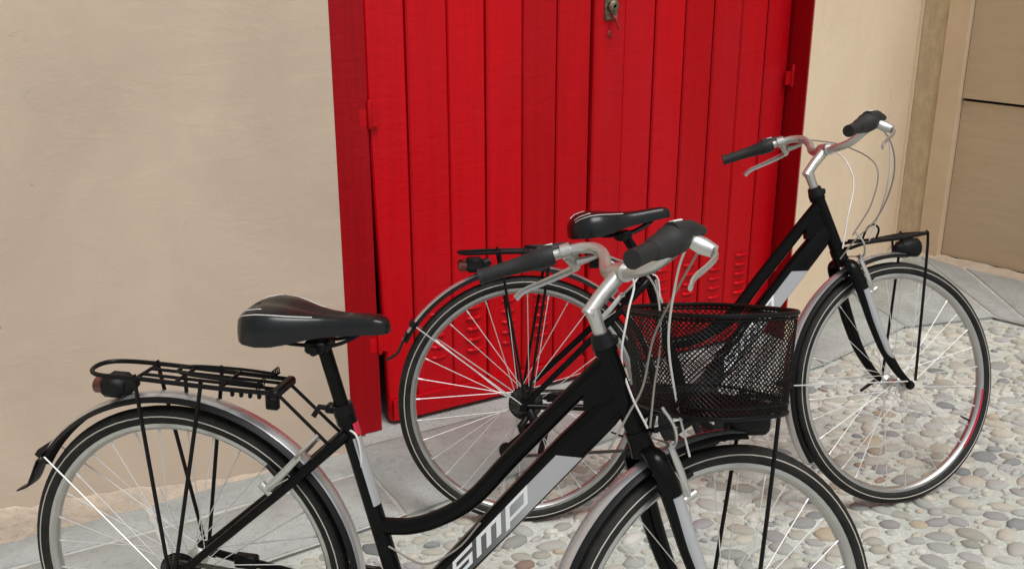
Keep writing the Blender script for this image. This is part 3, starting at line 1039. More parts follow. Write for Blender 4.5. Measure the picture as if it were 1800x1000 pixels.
def build_bike(p):
    x, y, h, lean, steer = p['x'], p['y'], p['h'], p['lean'], p['steer']
    root = empty("bicycle")
    root.matrix_basis = Matrix.Translation((x, y, p.get('z', 0.003))) @ Matrix.Rotation(h, 4, 'Z') @ Matrix.Rotation(-lean, 4, 'X') @ Matrix.Rotation(-p.get('pitch', 0), 4, 'Y')
    tag(root, p['label'], "bicycle", p['group'])
    S = rotm(AX, steer)
    def st(q):
        return S @ (np.asarray(q) - HEAD_B) + HEAD_B
    def spart(name, mb, mats, parent, **k):
        mb.apply(st)
        return part(name, mb, mats, parent, **k)
    S4 = Matrix.Translation(Vector(HEAD_B)) @ Matrix([list(S[i]) + [0] for i in range(3)] + [[0, 0, 0, 1]]) @ Matrix.Translation(Vector(-HEAD_B))

    # ---- frame
    f = MB()
    f.tube([SC + V(0, 0, 0.0) + (SC - BBK) * 0.0, BBK], [0.0165, 0.0175], 16)
    tt = smooth([V(0.412, 0, 0.486), V(0.466, 0, 0.492), V(0.522, 0, 0.515), V(0.588, 0, 0.563), V(0.662, 0, 0.655), V(0.764, 0, 0.779), V(0.834, 0, 0.862)], 6)
    f.tube(tt, [0.0165, 0.0165, 0.0168, 0.017, 0.017], 16, flat=(1.0, 0.95))
    EA, EP = V(0.6216, 0, 0.7833), V(-0.7833, 0, 0.6216)
    def DT(a, pp, yy=0.0):
        return BBK + EA * a + EP * pp + V(0, yy, 0)
    f.tube([DT(0.0, 0.004), DT(0.10, 0.008), DT(0.30, 0.008), DT(0.50, 0.008), DT(0.60, 0.006), DT(0.650, 0.002)], [0.0235, 0.0285, 0.0295, 0.0295, 0.0270, 0.018], 20, flat=(1.0, 0.72), up=(0, 1, 0), sq=0.55)
    f.prism([(0.792, 0.764), (0.866, 0.772), (0.836, 0.862), (0.812, 0.838), (0.790, 0.806)], V(0, -0.013, 0), V(1, 0, 0), V(0, 0, 1), V(0, 1, 0), 0.026)
    f.tube([HEAD_B - AX * 0.004, HEAD_T + AX * 0.004], 0.0188, 18)
    f.tube([HEAD_T - AX * 0.006, HEAD_T + AX * 0.012], 0.0212, 18)
    f.tube([HEAD_B - AX * 0.012, HEAD_B + AX * 0.006], 0.0215, 18)
    f.tube([BBK + V(0, -0.037, 0), BBK + V(0, 0.037, 0)], 0.0215, 18)
    for sd in (-1, 1):
        f.tube(smooth([V(0.348, sd * 0.012, 0.672), V(0.322, sd * 0.030, 0.648), V(0.22, sd * 0.046, 0.551), V(0.0, sd * 0.064, 0.352)], 4), [0.0115, 0.011, 0.0095, 0.008], 10)
        f.tube(smooth([BBK + V(-0.01, sd * 0.022, 0), V(0.37, sd * 0.036, 0.302), V(0.25, sd * 0.045, 0.320), V(0.0, sd * 0.064, 0.343)], 4), [0.0125, 0.011, 0.010, 0.008], 10)
        f.bbox((0.002, sd * 0.064, 0.346), (0.040, 0.006, 0.036), 0.0015)
    # bridge of the seat stays
    f.tube([V(0.245, -0.044, 0.574), V(0.245, 0.044, 0.574)], 0.006, 8)
    # seat lug
    f.tube([SC + (BBK - SC) * 0.05, SC + (SC - BBK) * 0.02], 0.0195, 16)
    frame = part("frame", f, M['black'], root, ang=45)
    for sd in (-1, 1):
        pm = MB()
        a_top0, a_top1 = 0.486, 0.515
        poly = [(0.02, 0.0185), (0.02, -0.0110), (0.30, -0.0160), (a_top1, -0.0160), (a_top0, 0.0205), (0.30, 0.0215), (0.16, 0.0220)]
        yy = sd * 0.02065
        pm.prism([(q[0], q[1]) for q in poly], DT(0, 0, yy), EA, EP, V(0, sd, 0), 0.0009)
        part("printed_panel", pm, M['fade'], frame)
        # lettering: s m p, slanted
        lt = MB()
        XH = 0.028
        def bar(a0, u0, u1, w0, w1, mir):
            pts = []
            for (u, w) in ((u0, w0), (u1, w0), (u1, w1), (u0, w1)):
                uu = u + w * XH * 1.15
                pts.append((uu, w * XH - 0.0065))
            if sd > 0:
                pts = [(0.585 - (a0 + u) - 0.0, w) for u, w in pts]
            else:
                pts = [(a0 + u, w) for u, w in pts]
            lt.prism(pts, DT(0, 0, yy + sd * 0.0009), EA, EP, V(0, sd, 0), 0.0006)
        A0 = 0.148                                       # s
        bar(A0, 0.000, 0.060, 0.80, 1.0, 0); bar(A0, 0.000, 0.011, 0.58, 0.80, 0); bar(A0, 0.000, 0.060, 0.40, 0.58, 0)
        bar(A0, 0.049, 0.060, 0.20, 0.40, 0); bar(A0, 0.000, 0.060, 0.0, 0.20, 0)
        A0 = 0.221                                       # m
        bar(A0, 0.000, 0.074, 0.80, 1.0, 0); bar(A0, 0.000, 0.014, 0.0, 0.80, 0); bar(A0, 0.030, 0.044, 0.0, 0.80, 0); bar(A0, 0.060, 0.074, 0.0, 0.80, 0)
        A0 = 0.309                                       # p
        bar(A0, 0.000, 0.064, 0.82, 1.0, 0); bar(A0, 0.000, 0.012, -0.16, 0.82, 0); bar(A0, 0.053, 0.064, 0.30, 0.82, 0); bar(A0, 0.012, 0.064, 0.12, 0.30, 0)
        part("lettering", lt, M['white_print'], frame)
    # pale printed strip on the seat tube with a red flash
    sdir = unit(BBK - SC)
    sm = MB()
    fw = unit(V(-sdir[2], 0, sdir[0]) * -1)
    if fw[0] < 0: fw = -fw
    K = 7
    def strip(mb, t0, t1, A_0, A_1, r, m=0, taper=0.0):
        o = len(mb.v); nst = 6
        for i in range(nst + 1):
            c = SC + sdir * (t0 + (t1 - t0) * i / nst)
            for j in range(K + 1):
                a = rad(A_0 + (A_1 - A_0) * j / K)
                mb.v.append(tuple(c + r * (fw * math.cos(a) + V(0, -1, 0) * math.sin(a))))
        for i in range(nst):
            for j in range(K):
                q = o + i * (K + 1) + j
                mb.face((q, q + 1, q + K + 2, q + K + 1), m)
    strip(sm, 0.050, 0.190, -60, 62, 0.0179)
    part("printed_strip", sm, M['silver_paint'], frame)
    sm = MB()
    strip(sm, 0.022, 0.047, -50, 40, 0.0200)
    part("printed_flash", sm, M['red_print'], frame)

    # ---- fork
    f = MB()
    f.tube([HEAD_B - AX * 0.010, HEAD_B - AX * 0.040], [0.020, 0.024], 16)
    crown = HEAD_B - AX * 0.034
    for sd in (-1, 1):
        path = smooth([crown + V(0, sd * 0.012, 0.004), crown + V(0.004, sd * 0.042, -0.012), V(0.927, sd * 0.050, 0.620), V(0.957, sd * 0.055, 0.530), V(0.990, sd * 0.0575, 0.450), V(1.030, sd * 0.0585, 0.388), V(1.070, sd * 0.0595, 0.347)], 5)
        f.tube(path, [0.017, 0.0200, 0.0205, 0.0195, 0.0165, 0.0125, 0.0088], 12, flat=(1.0, 0.62), up=(0, 1, 0))
        f.disc((1.070, sd * 0.0595, 0.345), 0.013, (0, 1, 0), 0.006, 14)
    fork = spart("fork", f, M['black'], root)
    for sd in (-1, 1):
        dm = MB()
        path = smooth([V(0.931, sd * 0.0540, 0.622), V(0.9605, sd * 0.0590, 0.532), V(0.9930, sd * 0.0610, 0.452), V(1.014, sd * 0.0605, 0.420)], 5)
        dm.tube(path, [0.0150, 0.0155, 0.0130, 0.006], 12, flat=(0.95, 0.78), up=(0, 1, 0))
        spart("printed_panel", dm, M['silver_paint'], fork)

    # ---- wheels
    wheel("rear_wheel", root, Matrix.Translation((0, 0, RT)), True, 0.05)
    fwh = wheel("front_wheel", root, S4 @ Matrix.Translation((WB, 0, RT)), False, 0.12)
    if p['rimmark']:
        mb = MB()
        prof = [(-0.004, -0.0131), (0.0085, -0.0131)]
        arc_strip(mb, 0.3085, -42, -8, prof, (0, 0, 0), 16)
        part("printed_rim_mark", mb, M['red_print'], fwh)
    ax = MB()
    ax.disc((WB, -0.066, RT), 0.009, (0, 1, 0), 0.008, 12)
    ax.tube([V(WB, 0.064, RT), V(WB, 0.078, RT)], 0.008, 10)
    ax.tube(smooth([V(WB, 0.078, RT), V(WB - 0.02, 0.082, RT - 0.010), V(WB - 0.055, 0.082, RT - 0.028)], 4), [0.006, 0.005, 0.0045], 8)
    spart("axle_skewer", ax, M['black_satin'], root)

    # ---- fenders
    rf = part("rear_fender", fender(0.372, -28, 151, (0, 0, RT)), [M['fender'], M['black_plastic']], root, ang=50)
    fl = MB()
    tip = [V(RT * 0 + 0.372 * math.cos(rad(151)), 0, RT + 0.372 * math.sin(rad(151)))]
    t0 = tip[0]
    pts = [t0 + V(0.012, 0, 0.022), t0 + V(-0.010, 0, -0.024), t0 + V(-0.022, 0, -0.040), t0 + V(-0.048, 0, -0.054)]
    fl.tube(smooth(pts, 4), [0.022, 0.022, 0.018, 0.014], 12, flat=(0.16, 1.0), up=(0, 1, 0), sq=0.6)
    part("mud_flap", fl, M['black_plastic'], rf)
    for sd in (-1, 1):
        sy = MB()
        q = V(0.362 * math.cos(rad(143)), sd * 0.027, RT + 0.362 * math.sin(rad(143)))
        sy.tube([q, V(-0.015, sd * 0.066, RT + 0.004)], 0.0017, 6)
        part("fender_stay", sy, M['spoke'], rf)
    ck = MB()
    q = V(0.374 * math.cos(rad(143)), 0, RT + 0.374 * math.sin(rad(143)))
    ck.box(q, (0.016, 0.060, 0.012), rotm((0, 1, 0), -rad(53)))
    part("stay_clip", ck, M['black_plastic'], rf)
    ff = spart("front_fender", fender(0.370, 84, 212, (WB, 0, RT)), [M['fender'], M['black_plastic']], root, ang=50)
    for sd in (-1, 1):
        sy = MB()
        q = V(WB + 0.362 * math.cos(rad(176)), sd * 0.027, RT + 0.362 * math.sin(rad(176)))
        sy.tube([q, V(WB - 0.012, sd * 0.066, RT + 0.012)], 0.0019, 6)
        spart("fender_stay", sy, M['spoke'], ff)
    ck = MB()
    q = V(WB + 0.372 * math.cos(rad(176)), 0, RT + 0.372 * math.sin(rad(176)))
    ck.box(q, (0.012, 0.060, 0.016))
    spart("stay_clip", ck, M['black_plastic'], ff)

    # ---- seat post and saddle
    sdz, sdx, tilt = p['saddle']
    up = unit(SC - BBK)
    ptop = V(0.300 + sdx, 0, 0.852 + sdz)
    sp = MB()
    sp.tube([SC - up * 0.02, V(0.306 + sdx * 0.8, 0, 0.835 + sdz)], 0.0132, 14)
    post = part("seat_post", sp, M['black'], root)
    cl = MB()
    cl.tube([SC - up * 0.004, SC + up * 0.016], 0.020, 16)
    cl.tube([SC + up * 0.006 + V(-0.018, -0.004, 0), SC + up * 0.010 + V(-0.042, -0.010, 0.0), SC + up * 0.002 + V(-0.052, -0.022, -0.008)], 0.0055, 8)
    cl.bbox(SC + up * 0.006 + V(-0.024, 0, 0), (0.018, 0.024, 0.016), 0.003)
    part("seat_clamp", cl, M['black_satin'], post)
    Rt = rotm((0, 1, 0), -tilt)
    def sad(q):
        c = V(0.30, 0, 0.87)
        return Rt @ (np.asarray(q) - c) + c + V(sdx, 0, sdz)
    tx = [0.0, 0.03, 0.09, 0.18, 0.28, 0.38, 0.48, 0.58, 0.70, 0.82, 0.92, 0.975, 1.0]
    hw = [0.030, 0.052, 0.070, 0.0775, 0.074, 0.062, 0.046, 0.033, 0.0265, 0.0245, 0.0225, 0.0165, 0.006]
    zt = [0.886, 0.901, 0.913, 0.919, 0.918, 0.913, 0.908, 0.905, 0.904, 0.9055, 0.906, 0.901, 0.892]
    dp = [0.034, 0.048, 0.060, 0.067, 0.065, 0.056, 0.046, 0.039, 0.035, 0.033, 0.031, 0.026, 0.016]
    sx0, sx1 = 0.152, 0.434
    sm = MB()
    KS = 18
    def sec(i_t):
        t = i_t
        w_ = np.interp(t, tx, hw); z_ = np.interp(t, tx, zt); d_ = np.interp(t, tx, dp)
        X = sx0 + (sx1 - sx0) * t
        out = []
        for j in range(KS + 1):
            u = -1 + 2 * j / KS            # -1..1 round the section from near skirt over the top to far skirt
            au = abs(u)
            if au < 0.62:
                q = au / 0.62
                yv = w_ * 0.90 * q
                zv = z_ - d_ * 0.13 * q ** 2.6 - (0.005 * math.exp(-(q / 0.25) ** 2) if 0.08 < t < 0.7 else 0)
            else:
                q = (au - 0.62) / 0.38
                yv = w_ * (0.90 + 0.12 * math.sin(q * math.pi * 0.75))
                zv = z_ - d_ * (0.13 + 0.87 * q ** 1.15)
            out.append(V(X, math.copysign(yv, u), zv))
        return out
    TT = np.concatenate([np.linspace(0, 0.12, 7)[:-1], np.linspace(0.12, 0.9, 24)[:-1], np.linspace(0.9, 1, 7)])
    rows_ = [sec(t) for t in TT]
    for r_ in rows_:
        sm.v += [tuple(q) for q in r_]
    kk = KS + 1
    for i in range(len(rows_) - 1):
        for j in range(KS):
            sm.face((i * kk + j, i * kk + j + 1, (i + 1) * kk + j + 1, (i + 1) * kk + j))
        sm.face((i * kk + KS, i * kk, (i + 1) * kk, (i + 1) * kk + KS))
    sm.face(list(range(kk))[::-1]); sm.face([(len(rows_) - 1) * kk + j for j in range(kk)])
    sm.apply(sad)
    saddle = part("saddle", sm, M['leather'], root, ang=75)
    pg = MB()
    for sd in (-1, 1):
        for off, t_end in ((0.0, 0.52), (1.0, 0.20)):
            pts = []
            for t in np.linspace(0.045, t_end, 14):
                sc_ = sec(t)
                jj = (0.60 - off * 0.16 - 0.10 * max(0, t - 0.1)) * (1 if sd > 0 else -1)
                fi = (jj + 1) / 2 * KS
                i0 = int(fi); fr_ = fi - i0
                q = sc_[i0] * (1 - fr_) + sc_[min(i0 + 1, KS)] * fr_
                pts.append(q + V(0, 0, 0.0006))
            pg.tube(pts, 0.0011, 5)
    pg.apply(sad)
    part("piping", pg, M['cable_white'], saddle)
    rl = MB()
    for sd in (-1, 1):
        rl.tube(smooth([V(0.205, sd * 0.034, 0.865), V(0.235, sd * 0.028, 0.850), V(0.27, sd * 0.022, 0.845), V(0.325, sd * 0.022, 0.847), V(0.365, sd * 0.018, 0.862), V(0.395, sd * 0.010, 0.882)], 4), 0.0036, 7)
    rl.apply(sad)
    part("saddle_rail", rl, M['black_satin'], saddle)
    rc = MB()
    rc.bbox((0.298, 0, 0.842), (0.042, 0.056, 0.026), 0.005)
    rc.tube([V(0.298, -0.034, 0.838), V(0.298, 0.034, 0.838)], 0.009, 10)
    rc.apply(sad)
    part("rail_clamp", rc, M['black_satin'], saddle)

    # ---- stem and handlebar
    f = MB()
    q0 = HEAD_T + AX * 0.008
    elb = HEAD_T + AX * 0.078 + V(0.0, 0, 0)
    clampc = V(0.856, 0, 1.010)
    f.tube([q0, q0 + AX * 0.045, elb], [0.0118, 0.0122, 0.0145], 16)
    f.tube([elb - unit(clampc - elb) * 0.012 - AX * 0.004, elb + (clampc - elb) * 0.3, clampc - unit(clampc - elb) * 0.004], [0.0135, 0.0135, 0.0148], 16, flat=(1, 0.95))
    f.tube([clampc + V(0, -0.020, 0), clampc + V(0, 0.020, 0)], 0.0168, 16)
    stem = spart("stem", f, M['silver'], root)
    f = MB()
    f.tube([HEAD_T + AX * 0.006, HEAD_T + AX * 0.030], [0.0225, 0.0175], 16)
    f.bbox(HEAD_T + AX * 0.018 + V(0.018, -0.004, 0), (0.016, 0.02, 0.016), 0.003)
    spart("stem_collar", f, M['black_plastic'], stem)
    hb_ = MB()
    half = [V(0.856, 0.0, 1.010), V(0.860, 0.045, 1.009), V(0.874, 0.085, 1.018), V(0.892, 0.120, 1.042), V(0.897, 0.155, 1.060), V(0.882, 0.188, 1.065), V(0.850, 0.212, 1.058), V(0.818, 0.228, 1.049), V(0.711, 0.288, 1.019)]
    near = smooth([V(q[0], -q[1], q[2]) for q in half[::-1]], 5)
    far = smooth(half, 5)
    hb_.tube(near + far[1:], 0.0112, 12)
    RB = rotm((1, 0, 0), -p['barroll'])
    def roll(q):
        return RB @ (np.asarray(q) - clampc) + clampc
    def bpart(name, mb, mats, parent, **k):
        mb.apply(roll)
        return spart(name, mb, mats, parent, **k)
    bar_ = bpart("handlebar", hb_, M['silver'], root)
    for sd in (-1, 1):
        def m_(q):
            return V(q[0], sd * q[1], q[2])
        ge, gi = V(0.708, 0.290, 1.0175), V(0.820, 0.227, 1.050)
        gd = unit(gi - ge)
        g = MB()
        Lg = float(np.linalg.norm(gi - ge))
        prof_t, prof_r = [], []
        for k in range(27):
            t = k / 26
            prof_t.append(m_(ge + gd * Lg * t)); prof_r.append((0.0150 if k % 2 else 0.0138) if 1 < k < 25 else 0.0152)
        g.tube(prof_t, prof_r, 14)
        part_g = bpart("grip", g, M['grip_rubber'], bar_, ang=50)
        # twist shifter: fat sleeve with pod
        s_ = MB()
        big = 1.0 if sd < 0 else 0.82
        s0 = ge + gd * Lg * 0.42
        s_.tube([m_(s0), m_(s0 + gd * 0.012), m_(s0 + gd * 0.055), m_(s0 + gd * 0.058), m_(s0 + gd * 0.088), m_(s0 + gd * 0.096)],
                [0.0152, 0.0185 * big, 0.0225 * big, 0.0248 * big, 0.0248 * big, 0.018], 18)
        s_.tube([m_(s0 + gd * 0.060 + V(0.004, 0, 0.014)), m_(s0 + gd * 0.098 + V(0.018, 0, 0.012)), m_(s0 + gd * 0.122 + V(0.034, -0.006, 0.004))], [0.0165 * big, 0.0145 * big, 0.008], 12)
        sh = bpart("gear_shifter", s_, M['grip_rubber'], bar_)
        w_ = MB()
        w_.tube([m_(s0 + gd * 0.064 + V(0.004, 0, 0.0290 * big + 0.0005)), m_(s0 + gd * 0.086 + V(0.008, 0, 0.0275 * big + 0.0005))], 0.0050, 8, flat=(1.0, 0.35), up=(0, 0, 1))
        bpart("gear_window", w_, M['white_print'], bar_)
        # brake lever: clamp, body and blade
        lv = MB()
        cpos = V(0.856, 0.208, 1.060)
        lv.tube([m_(cpos - gd * 0.009), m_(cpos + gd * 0.010)], 0.0158, 14)
        lv.tube([m_(cpos + V(0.004, 0, -0.008)), m_(cpos + V(0.024, 0.008, -0.020)), m_(cpos + V(0.034, 0.024, -0.030))], [0.0125, 0.0150, 0.0115], 10, flat=(1, 0.7))
        lv.tube([m_(cpos + V(0.026, 0.000, -0.020)), m_(cpos + V(0.040, -0.016, -0.016)), m_(cpos + V(0.050, -0.030, -0.012))], [0.009, 0.0065, 0.0045], 8)
        blade = smooth([cpos + V(0.034, 0.020, -0.028), cpos + V(0.020, 0.046, -0.040), cpos + V(-0.014, 0.070, -0.056), cpos + V(-0.050, 0.090, -0.072), cpos + V(-0.064, 0.100, -0.086)], 4)
        lv.tube([m_(q) for q in blade], [0.0090, 0.0080, 0.0072, 0.0068, 0.0074], 8, flat=(1.0, 0.5))
        bpart("brake_lever", lv, M['silver'], bar_)

    # ---- cables
    def cable(pts, m, r=0.0021, s=True, nm="cable"):
        pp_ = []
        for q in pts:
            w_ = min(1.0, max(0.0, (q[2] - 0.93) / 0.09))
            pp_.append(q * (1 - w_) + roll(q) * w_ if s else q)
        mb = MB(); mb.tube(smooth(pp_, 6), r, 7)
        return spart(nm, mb, m, root) if s else part(nm, mb, m, root)
    for pts, mm in p['cables']:
        cable(pts, M[mm])
    # frame cable under the tubes
    cable([V(0.43, -0.02, 0.455), V(0.50, -0.024, 0.43), V(0.565, -0.026, 0.47), V(0.61, -0.026, 0.53)], M['cable_grey'], 0.0020, False)
    cable([SC + V(0.012, -0.012, -0.028), SC + V(0.030, -0.016, -0.040), SC + V(0.036, -0.014, -0.080), SC + V(0.034, -0.012, -0.120)], M['cable_white'], 0.0022, False)

    # ---- rim brakes
    for nm, hubc, dirv, offv, fr_ in (("rear_brake", V(0, 0, RT), unit(V(0.733, 0, 0.680)), V(-0.68, 0, 0.733), False), ("front_brake", V(WB, 0, RT), unit(V(-0.432, 0, 0.902)), V(0.902, 0, 0.432), True)):
        bm = MB()
        for sd in (-1, 1):
            base = hubc + dirv * 0.288 + offv * 0.020 + V(0, sd * 0.042, 0)
            top_ = hubc + dirv * 0.392 + offv * 0.030 + V(0, sd * 0.040, 0)
            bm.tube([base, (base + top_) / 2 + V(0, sd * 0.006, 0), top_], [0.0098, 0.0075, 0.0062], 8, flat=(1.0, 0.75), up=(0, 1, 0))
            bm.disc(base + offv * 0.012, 0.008, offv, 0.010, 10)
            bm.disc(top_ + V(0, sd * 0.006, 0), 0.0065, (0, 1, 0), 0.010, 10)
            bm.tube([base + V(0, sd * 0.010, 0) + dirv * 0.004, base + V(0, sd * 0.012, 0) + dirv * 0.060 - offv * 0.008], 0.0013, 5)
            bm.tube([base - offv * 0.022, base + offv * 0.010], 0.0075, 10)
            pd = hubc + dirv * 0.312 + offv * 0.026 + V(0, sd * 0.022, 0)
            tg = V(-dirv[2], 0, dirv[0])
            bm.tube([pd - tg * 0.030, pd + tg * 0.030], [0.006, 0.0055], 8, m=1)
            bm.tube([pd, pd + V(0, sd * 0.026, 0)], 0.0042, 8)
        tl = hubc + dirv * 0.392 + offv * 0.030
        bm.tube([tl + V(0, -0.042, 0), tl + V(0, 0.042, 0)], 0.0016, 6)
        bm.tube(smooth([tl + V(0, -0.030, 0), tl + V(0, -0.060, 0.004), tl + dirv * 0.030 + V(0, -0.076, 0.010), tl + dirv * 0.062 + V(0, -0.060, 0.012)], 4), 0.0030, 7)
        if fr_:
            spart(nm, bm, [M['silver'], M['black_plastic']], root)
        else:
            part(nm, bm, [M['silver'], M['black_plastic']], root)

    # ---- rear rack
    rk = MB()
    ZR = 0.753
    hw_ = 0.042
    outer = smooth([V(0.222, -hw_ * 0.9, ZR - 0.002), V(0.10, -hw_, ZR), V(-0.06, -hw_, ZR + 0.004), V(-0.138, -hw_ * 0.96, ZR + 0.003), V(-0.166, -hw_ * 0.45, ZR + 0.004), V(-0.166, hw_ * 0.45, ZR + 0.004), V(-0.138, hw_ * 0.96, ZR + 0.003), V(-0.06, hw_, ZR + 0.004), V(0.10, hw_, ZR), V(0.222, hw_ * 0.9, ZR - 0.002)], 4)
    rk.tube(outer, 0.0046, 8)
    for yy in (-0.015, 0.015):
        rk.tube([V(0.222, yy, ZR - 0.002), V(-0.06, yy, ZR + 0.003)], 0.0034, 7)
    for xx in (-0.062, 0.02, 0.115):
        rk.tube([V(xx, -hw_, ZR + 0.002), V(xx, hw_, ZR + 0.002)], 0.0036, 7)
    rk.bbox((0.220, 0, ZR - 0.004), (0.018, 0.088, 0.018), 0.004)
    for sd in (-1, 1):
        rk.tube([V(0.224, sd * 0.028, ZR - 0.008), V(0.325, sd * 0.030, 0.652)], 0.0034, 7)
    rk.bbox((0.198, 0, ZR - 0.028), (0.026, 0.014, 0.044), 0.003)
    rk.tube([V(0.02, 0, ZR), V(0.02, 0, RT + 0.376)], 0.004, 7)
    rack = part("rear_rack", rk, M['black_satin'], root)
    sc_ = MB()
    for sd in (-1, 1):                                   # sprung clip
        sc_.tube(smooth([V(0.192, sd * 0.030, ZR + 0.010), V(0.12, sd * 0.030, ZR + 0.013), V(0.04, sd * 0.024, ZR + 0.014), V(0.012, sd * 0.012, ZR + 0.014), V(0.012, 0, ZR + 0.014)], 4), 0.0030, 7)
        hx = [V(0.192 + 0.0035 * math.cos(k * 0.9), sd * (0.018 + 0.0022 * k * 0.5), ZR + 0.012 + 0.0075 * math.sin(k * 0.9)) for k in range(28)]
        sc_.tube(hx, 0.0014, 5)
    for k in range(5):
        sc_.bbox((0.135 + 0.018 * k, -0.036, ZR - 0.010), (0.007, 0.008, 0.012), 0.002)
    part("spring_clip", sc_, M['black_satin'], rack)
    for sd in (-1, 1):
        for xx, xe in ((-0.060, -0.006), (0.072, 0.006)):
            mb = MB()
            mb.tube(smooth([V(xx, sd * hw_, ZR + 0.001), V(xx * 0.98, sd * (hw_ + 0.002), ZR - 0.022), V(xe, sd * 0.070, RT + 0.020)], 4), 0.0040, 7)
            part("rack_strut", mb, M['black_satin'], rack)
    rl = MB()
    rl.bbox((-0.128, 0, ZR - 0.030), (0.052, 0.060, 0.040), 0.010)
    rl.tube([V(-0.110, 0, ZR - 0.034), V(-0.085, 0, ZR - 0.020)], [0.018, 0.010], 10)
    lamp = part("rear_light", rl, M['black_plastic'], rack)
    rl = MB()
    rl.tube([V(-0.148, 0, ZR - 0.030), V(-0.166, 0, ZR - 0.032), V(-0.172, 0, ZR - 0.033)], [0.024, 0.023, 0.014], 14, flat=(0.75, 1.1), up=(0, 1, 0))
    part("light_lens", rl, M['lens_red'], rack)

    # ---- front rack and lamp
    fk = MB()
    zf, fw_ = 0.758, 0.052
    outer = smooth([V(0.905, -0.030, 0.735), V(0.945, -fw_, zf - 0.010), V(1.05, -fw_, zf - 0.002), V(1.140, -fw_, zf + 0.008), V(1.168, -fw_ * 0.55, zf + 0.010), V(1.168, fw_ * 0.55, zf + 0.010), V(1.140, fw_, zf + 0.008), V(1.05, fw_, zf - 0.002), V(0.945, fw_, zf - 0.010), V(0.905, 0.030, 0.735)], 4)
    fk.tube(outer, 0.0048, 8)
    for xx in (0.965, 1.03, 1.10):
        fk.tube([V(xx, -fw_, zf - 0.002), V(xx, fw_, zf - 0.002)], 0.0034, 7)
    fk.tube([V(0.905, -0.034, 0.735), V(0.905, 0.034, 0.735)], 0.0048, 8)
    fk.tube([V(0.945, 0, zf - 0.008), V(1.168, 0, zf + 0.010)], 0.0034, 7)
    fk.tube(smooth([V(0.955, -0.02, zf), V(0.965, -0.030, zf + 0.030), V(0.985, -0.034, zf + 0.040), V(1.004, -0.030, zf + 0.026), V(1.002, -0.020, zf)], 4), 0.0032, 7)
    frk = spart("front_rack", fk, M['black_satin'], root)
    for sd in (-1, 1):
        mb = MB()
        mb.tube(smooth([V(1.142, sd * fw_, zf + 0.008), V(1.150, sd * (fw_ + 0.004), zf - 0.020), V(1.082, sd * 0.068, RT + 0.012)], 4), 0.0040, 7)
        spart("rack_strut", mb, M['black_satin'], frk)
    hl = MB()
    hc = V(1.125, 0, zf - 0.030)
    hl.tube([hc + V(-0.042, 0, 0.003), hc + V(-0.030, 0, 0.0), hc + V(0.0, 0, 0.0), hc + V(0.030, 0, 0.0)], [0.008, 0.020, 0.026, 0.028], 16)
    hl.bbox(hc + V(-0.010, 0, 0.026), (0.020, 0.018, 0.020), 0.003)
    spart("headlamp", hl, M['black_plastic'], frk)
    hl = MB()
    hl.tube([hc + V(0.0302, 0, 0), hc + V(0.037, 0, 0), hc + V(0.041, 0, 0)], [0.0265, 0.024, 0.012], 16)
    spart("lamp_lens", hl, M['lens'], frk)
    mb = MB()
    mb.tube([V(1.075, 0, zf - 0.004), V(1.075, 0, RT + 0.362)], 0.0036, 7)
    spart("fender_bracket", mb, M['black_satin'], frk)

    # ---- basket on the front rack
    if p['basket']:
        NA = 96
        def oval(cx, a, b_, z, n=NA):
            """rounded-rectangle ring of the basket."""
            out = []
            for k in range(n):
                t = 2 * math.pi * k / n
                c_, s_ = math.cos(t), math.sin(t)
                out.append(V(cx + a * math.copysign(abs(c_) ** 0.62, c_), b_ * math.copysign(abs(s_) ** 0.62, s_), z))
            return out
        def level(t):                                    # t = 0 floor, 1 rim
            return oval(1.036, 0.103 + 0.015 * t, 0.147 + 0.017 * t, 0.764 + 0.174 * t)
        bk = MB()
        bk.tube(level(1.0), 0.0046, 8, closed=True)
        bk.tube(level(0.0), 0.0040, 8, closed=True)
        bk.tube(level(0.10), 0.0026, 6, closed=True)
        bk.tube(level(0.955), 0.0024, 6, closed=True)
        # support plate and bolt block under the floor
        bk.bbox((1.035, 0, 0.7625), (0.150, 0.110, 0.005), 0.002)
        bk.bbox((1.10, -0.02, 0.7500), (0.030, 0.030, 0.020), 0.003)
        basket = spart("basket", bk, M['black_satin'], root)
        lo, hi = level(0.0), level(1.0)
        mid = level(0.5)
        cum = [0.0]
        for k in range(NA):
            cum.append(cum[-1] + float(np.linalg.norm(mid[(k + 1) % NA] - mid[k])))
        per = cum[-1]
        def at(u, v_):
            u = (u % per)
            f_ = float(np.interp(u, cum, range(NA + 1)))
            k = int(f_) % NA; fr_ = f_ - int(f_)
            k2 = (k + 1) % NA
            return (lo[k] * (1 - fr_) + lo[k2] * fr_) * (1 - v_) + (hi[k] * (1 - fr_) + hi[k2] * fr_) * v_
        nrib = 84
        mw = MB()
        for fam in (1, -1):
            for k in range(nrib):
                u0 = per * k / nrib
                mw.tube([at(u0 + fam * 0.205 * q / 12, q / 12) for q in range(13)], 0.00105 + 0.00005 * fam, 4, cap=False)
        spart("mesh_side", mw, M['black_satin'], basket)
        mw = MB()
        for fam in (1, -1):
            for k in range(-30, 31):
                c_ = k * 0.0088                            # ribbons clipped to the floor oval
                pts = []
                for q in np.linspace(-0.14, 0.14, 57):
                    X, Y = c_ + q * fam * 0.72, q
                    if (abs(X) / 0.103) ** 3.2 + (abs(Y) / 0.147) ** 3.2 <= 1:
                        pts.append(V(1.034 + X, Y, 0.768 + 0.0004 * fam))
                if len(pts) > 1:
                    mw.tube([pts[0], pts[-1]], 0.00105, 4, cap=False)
        spart("mesh_floor", mw, M['black_satin'], basket)

    # ---- drivetrain
    cs = MB()
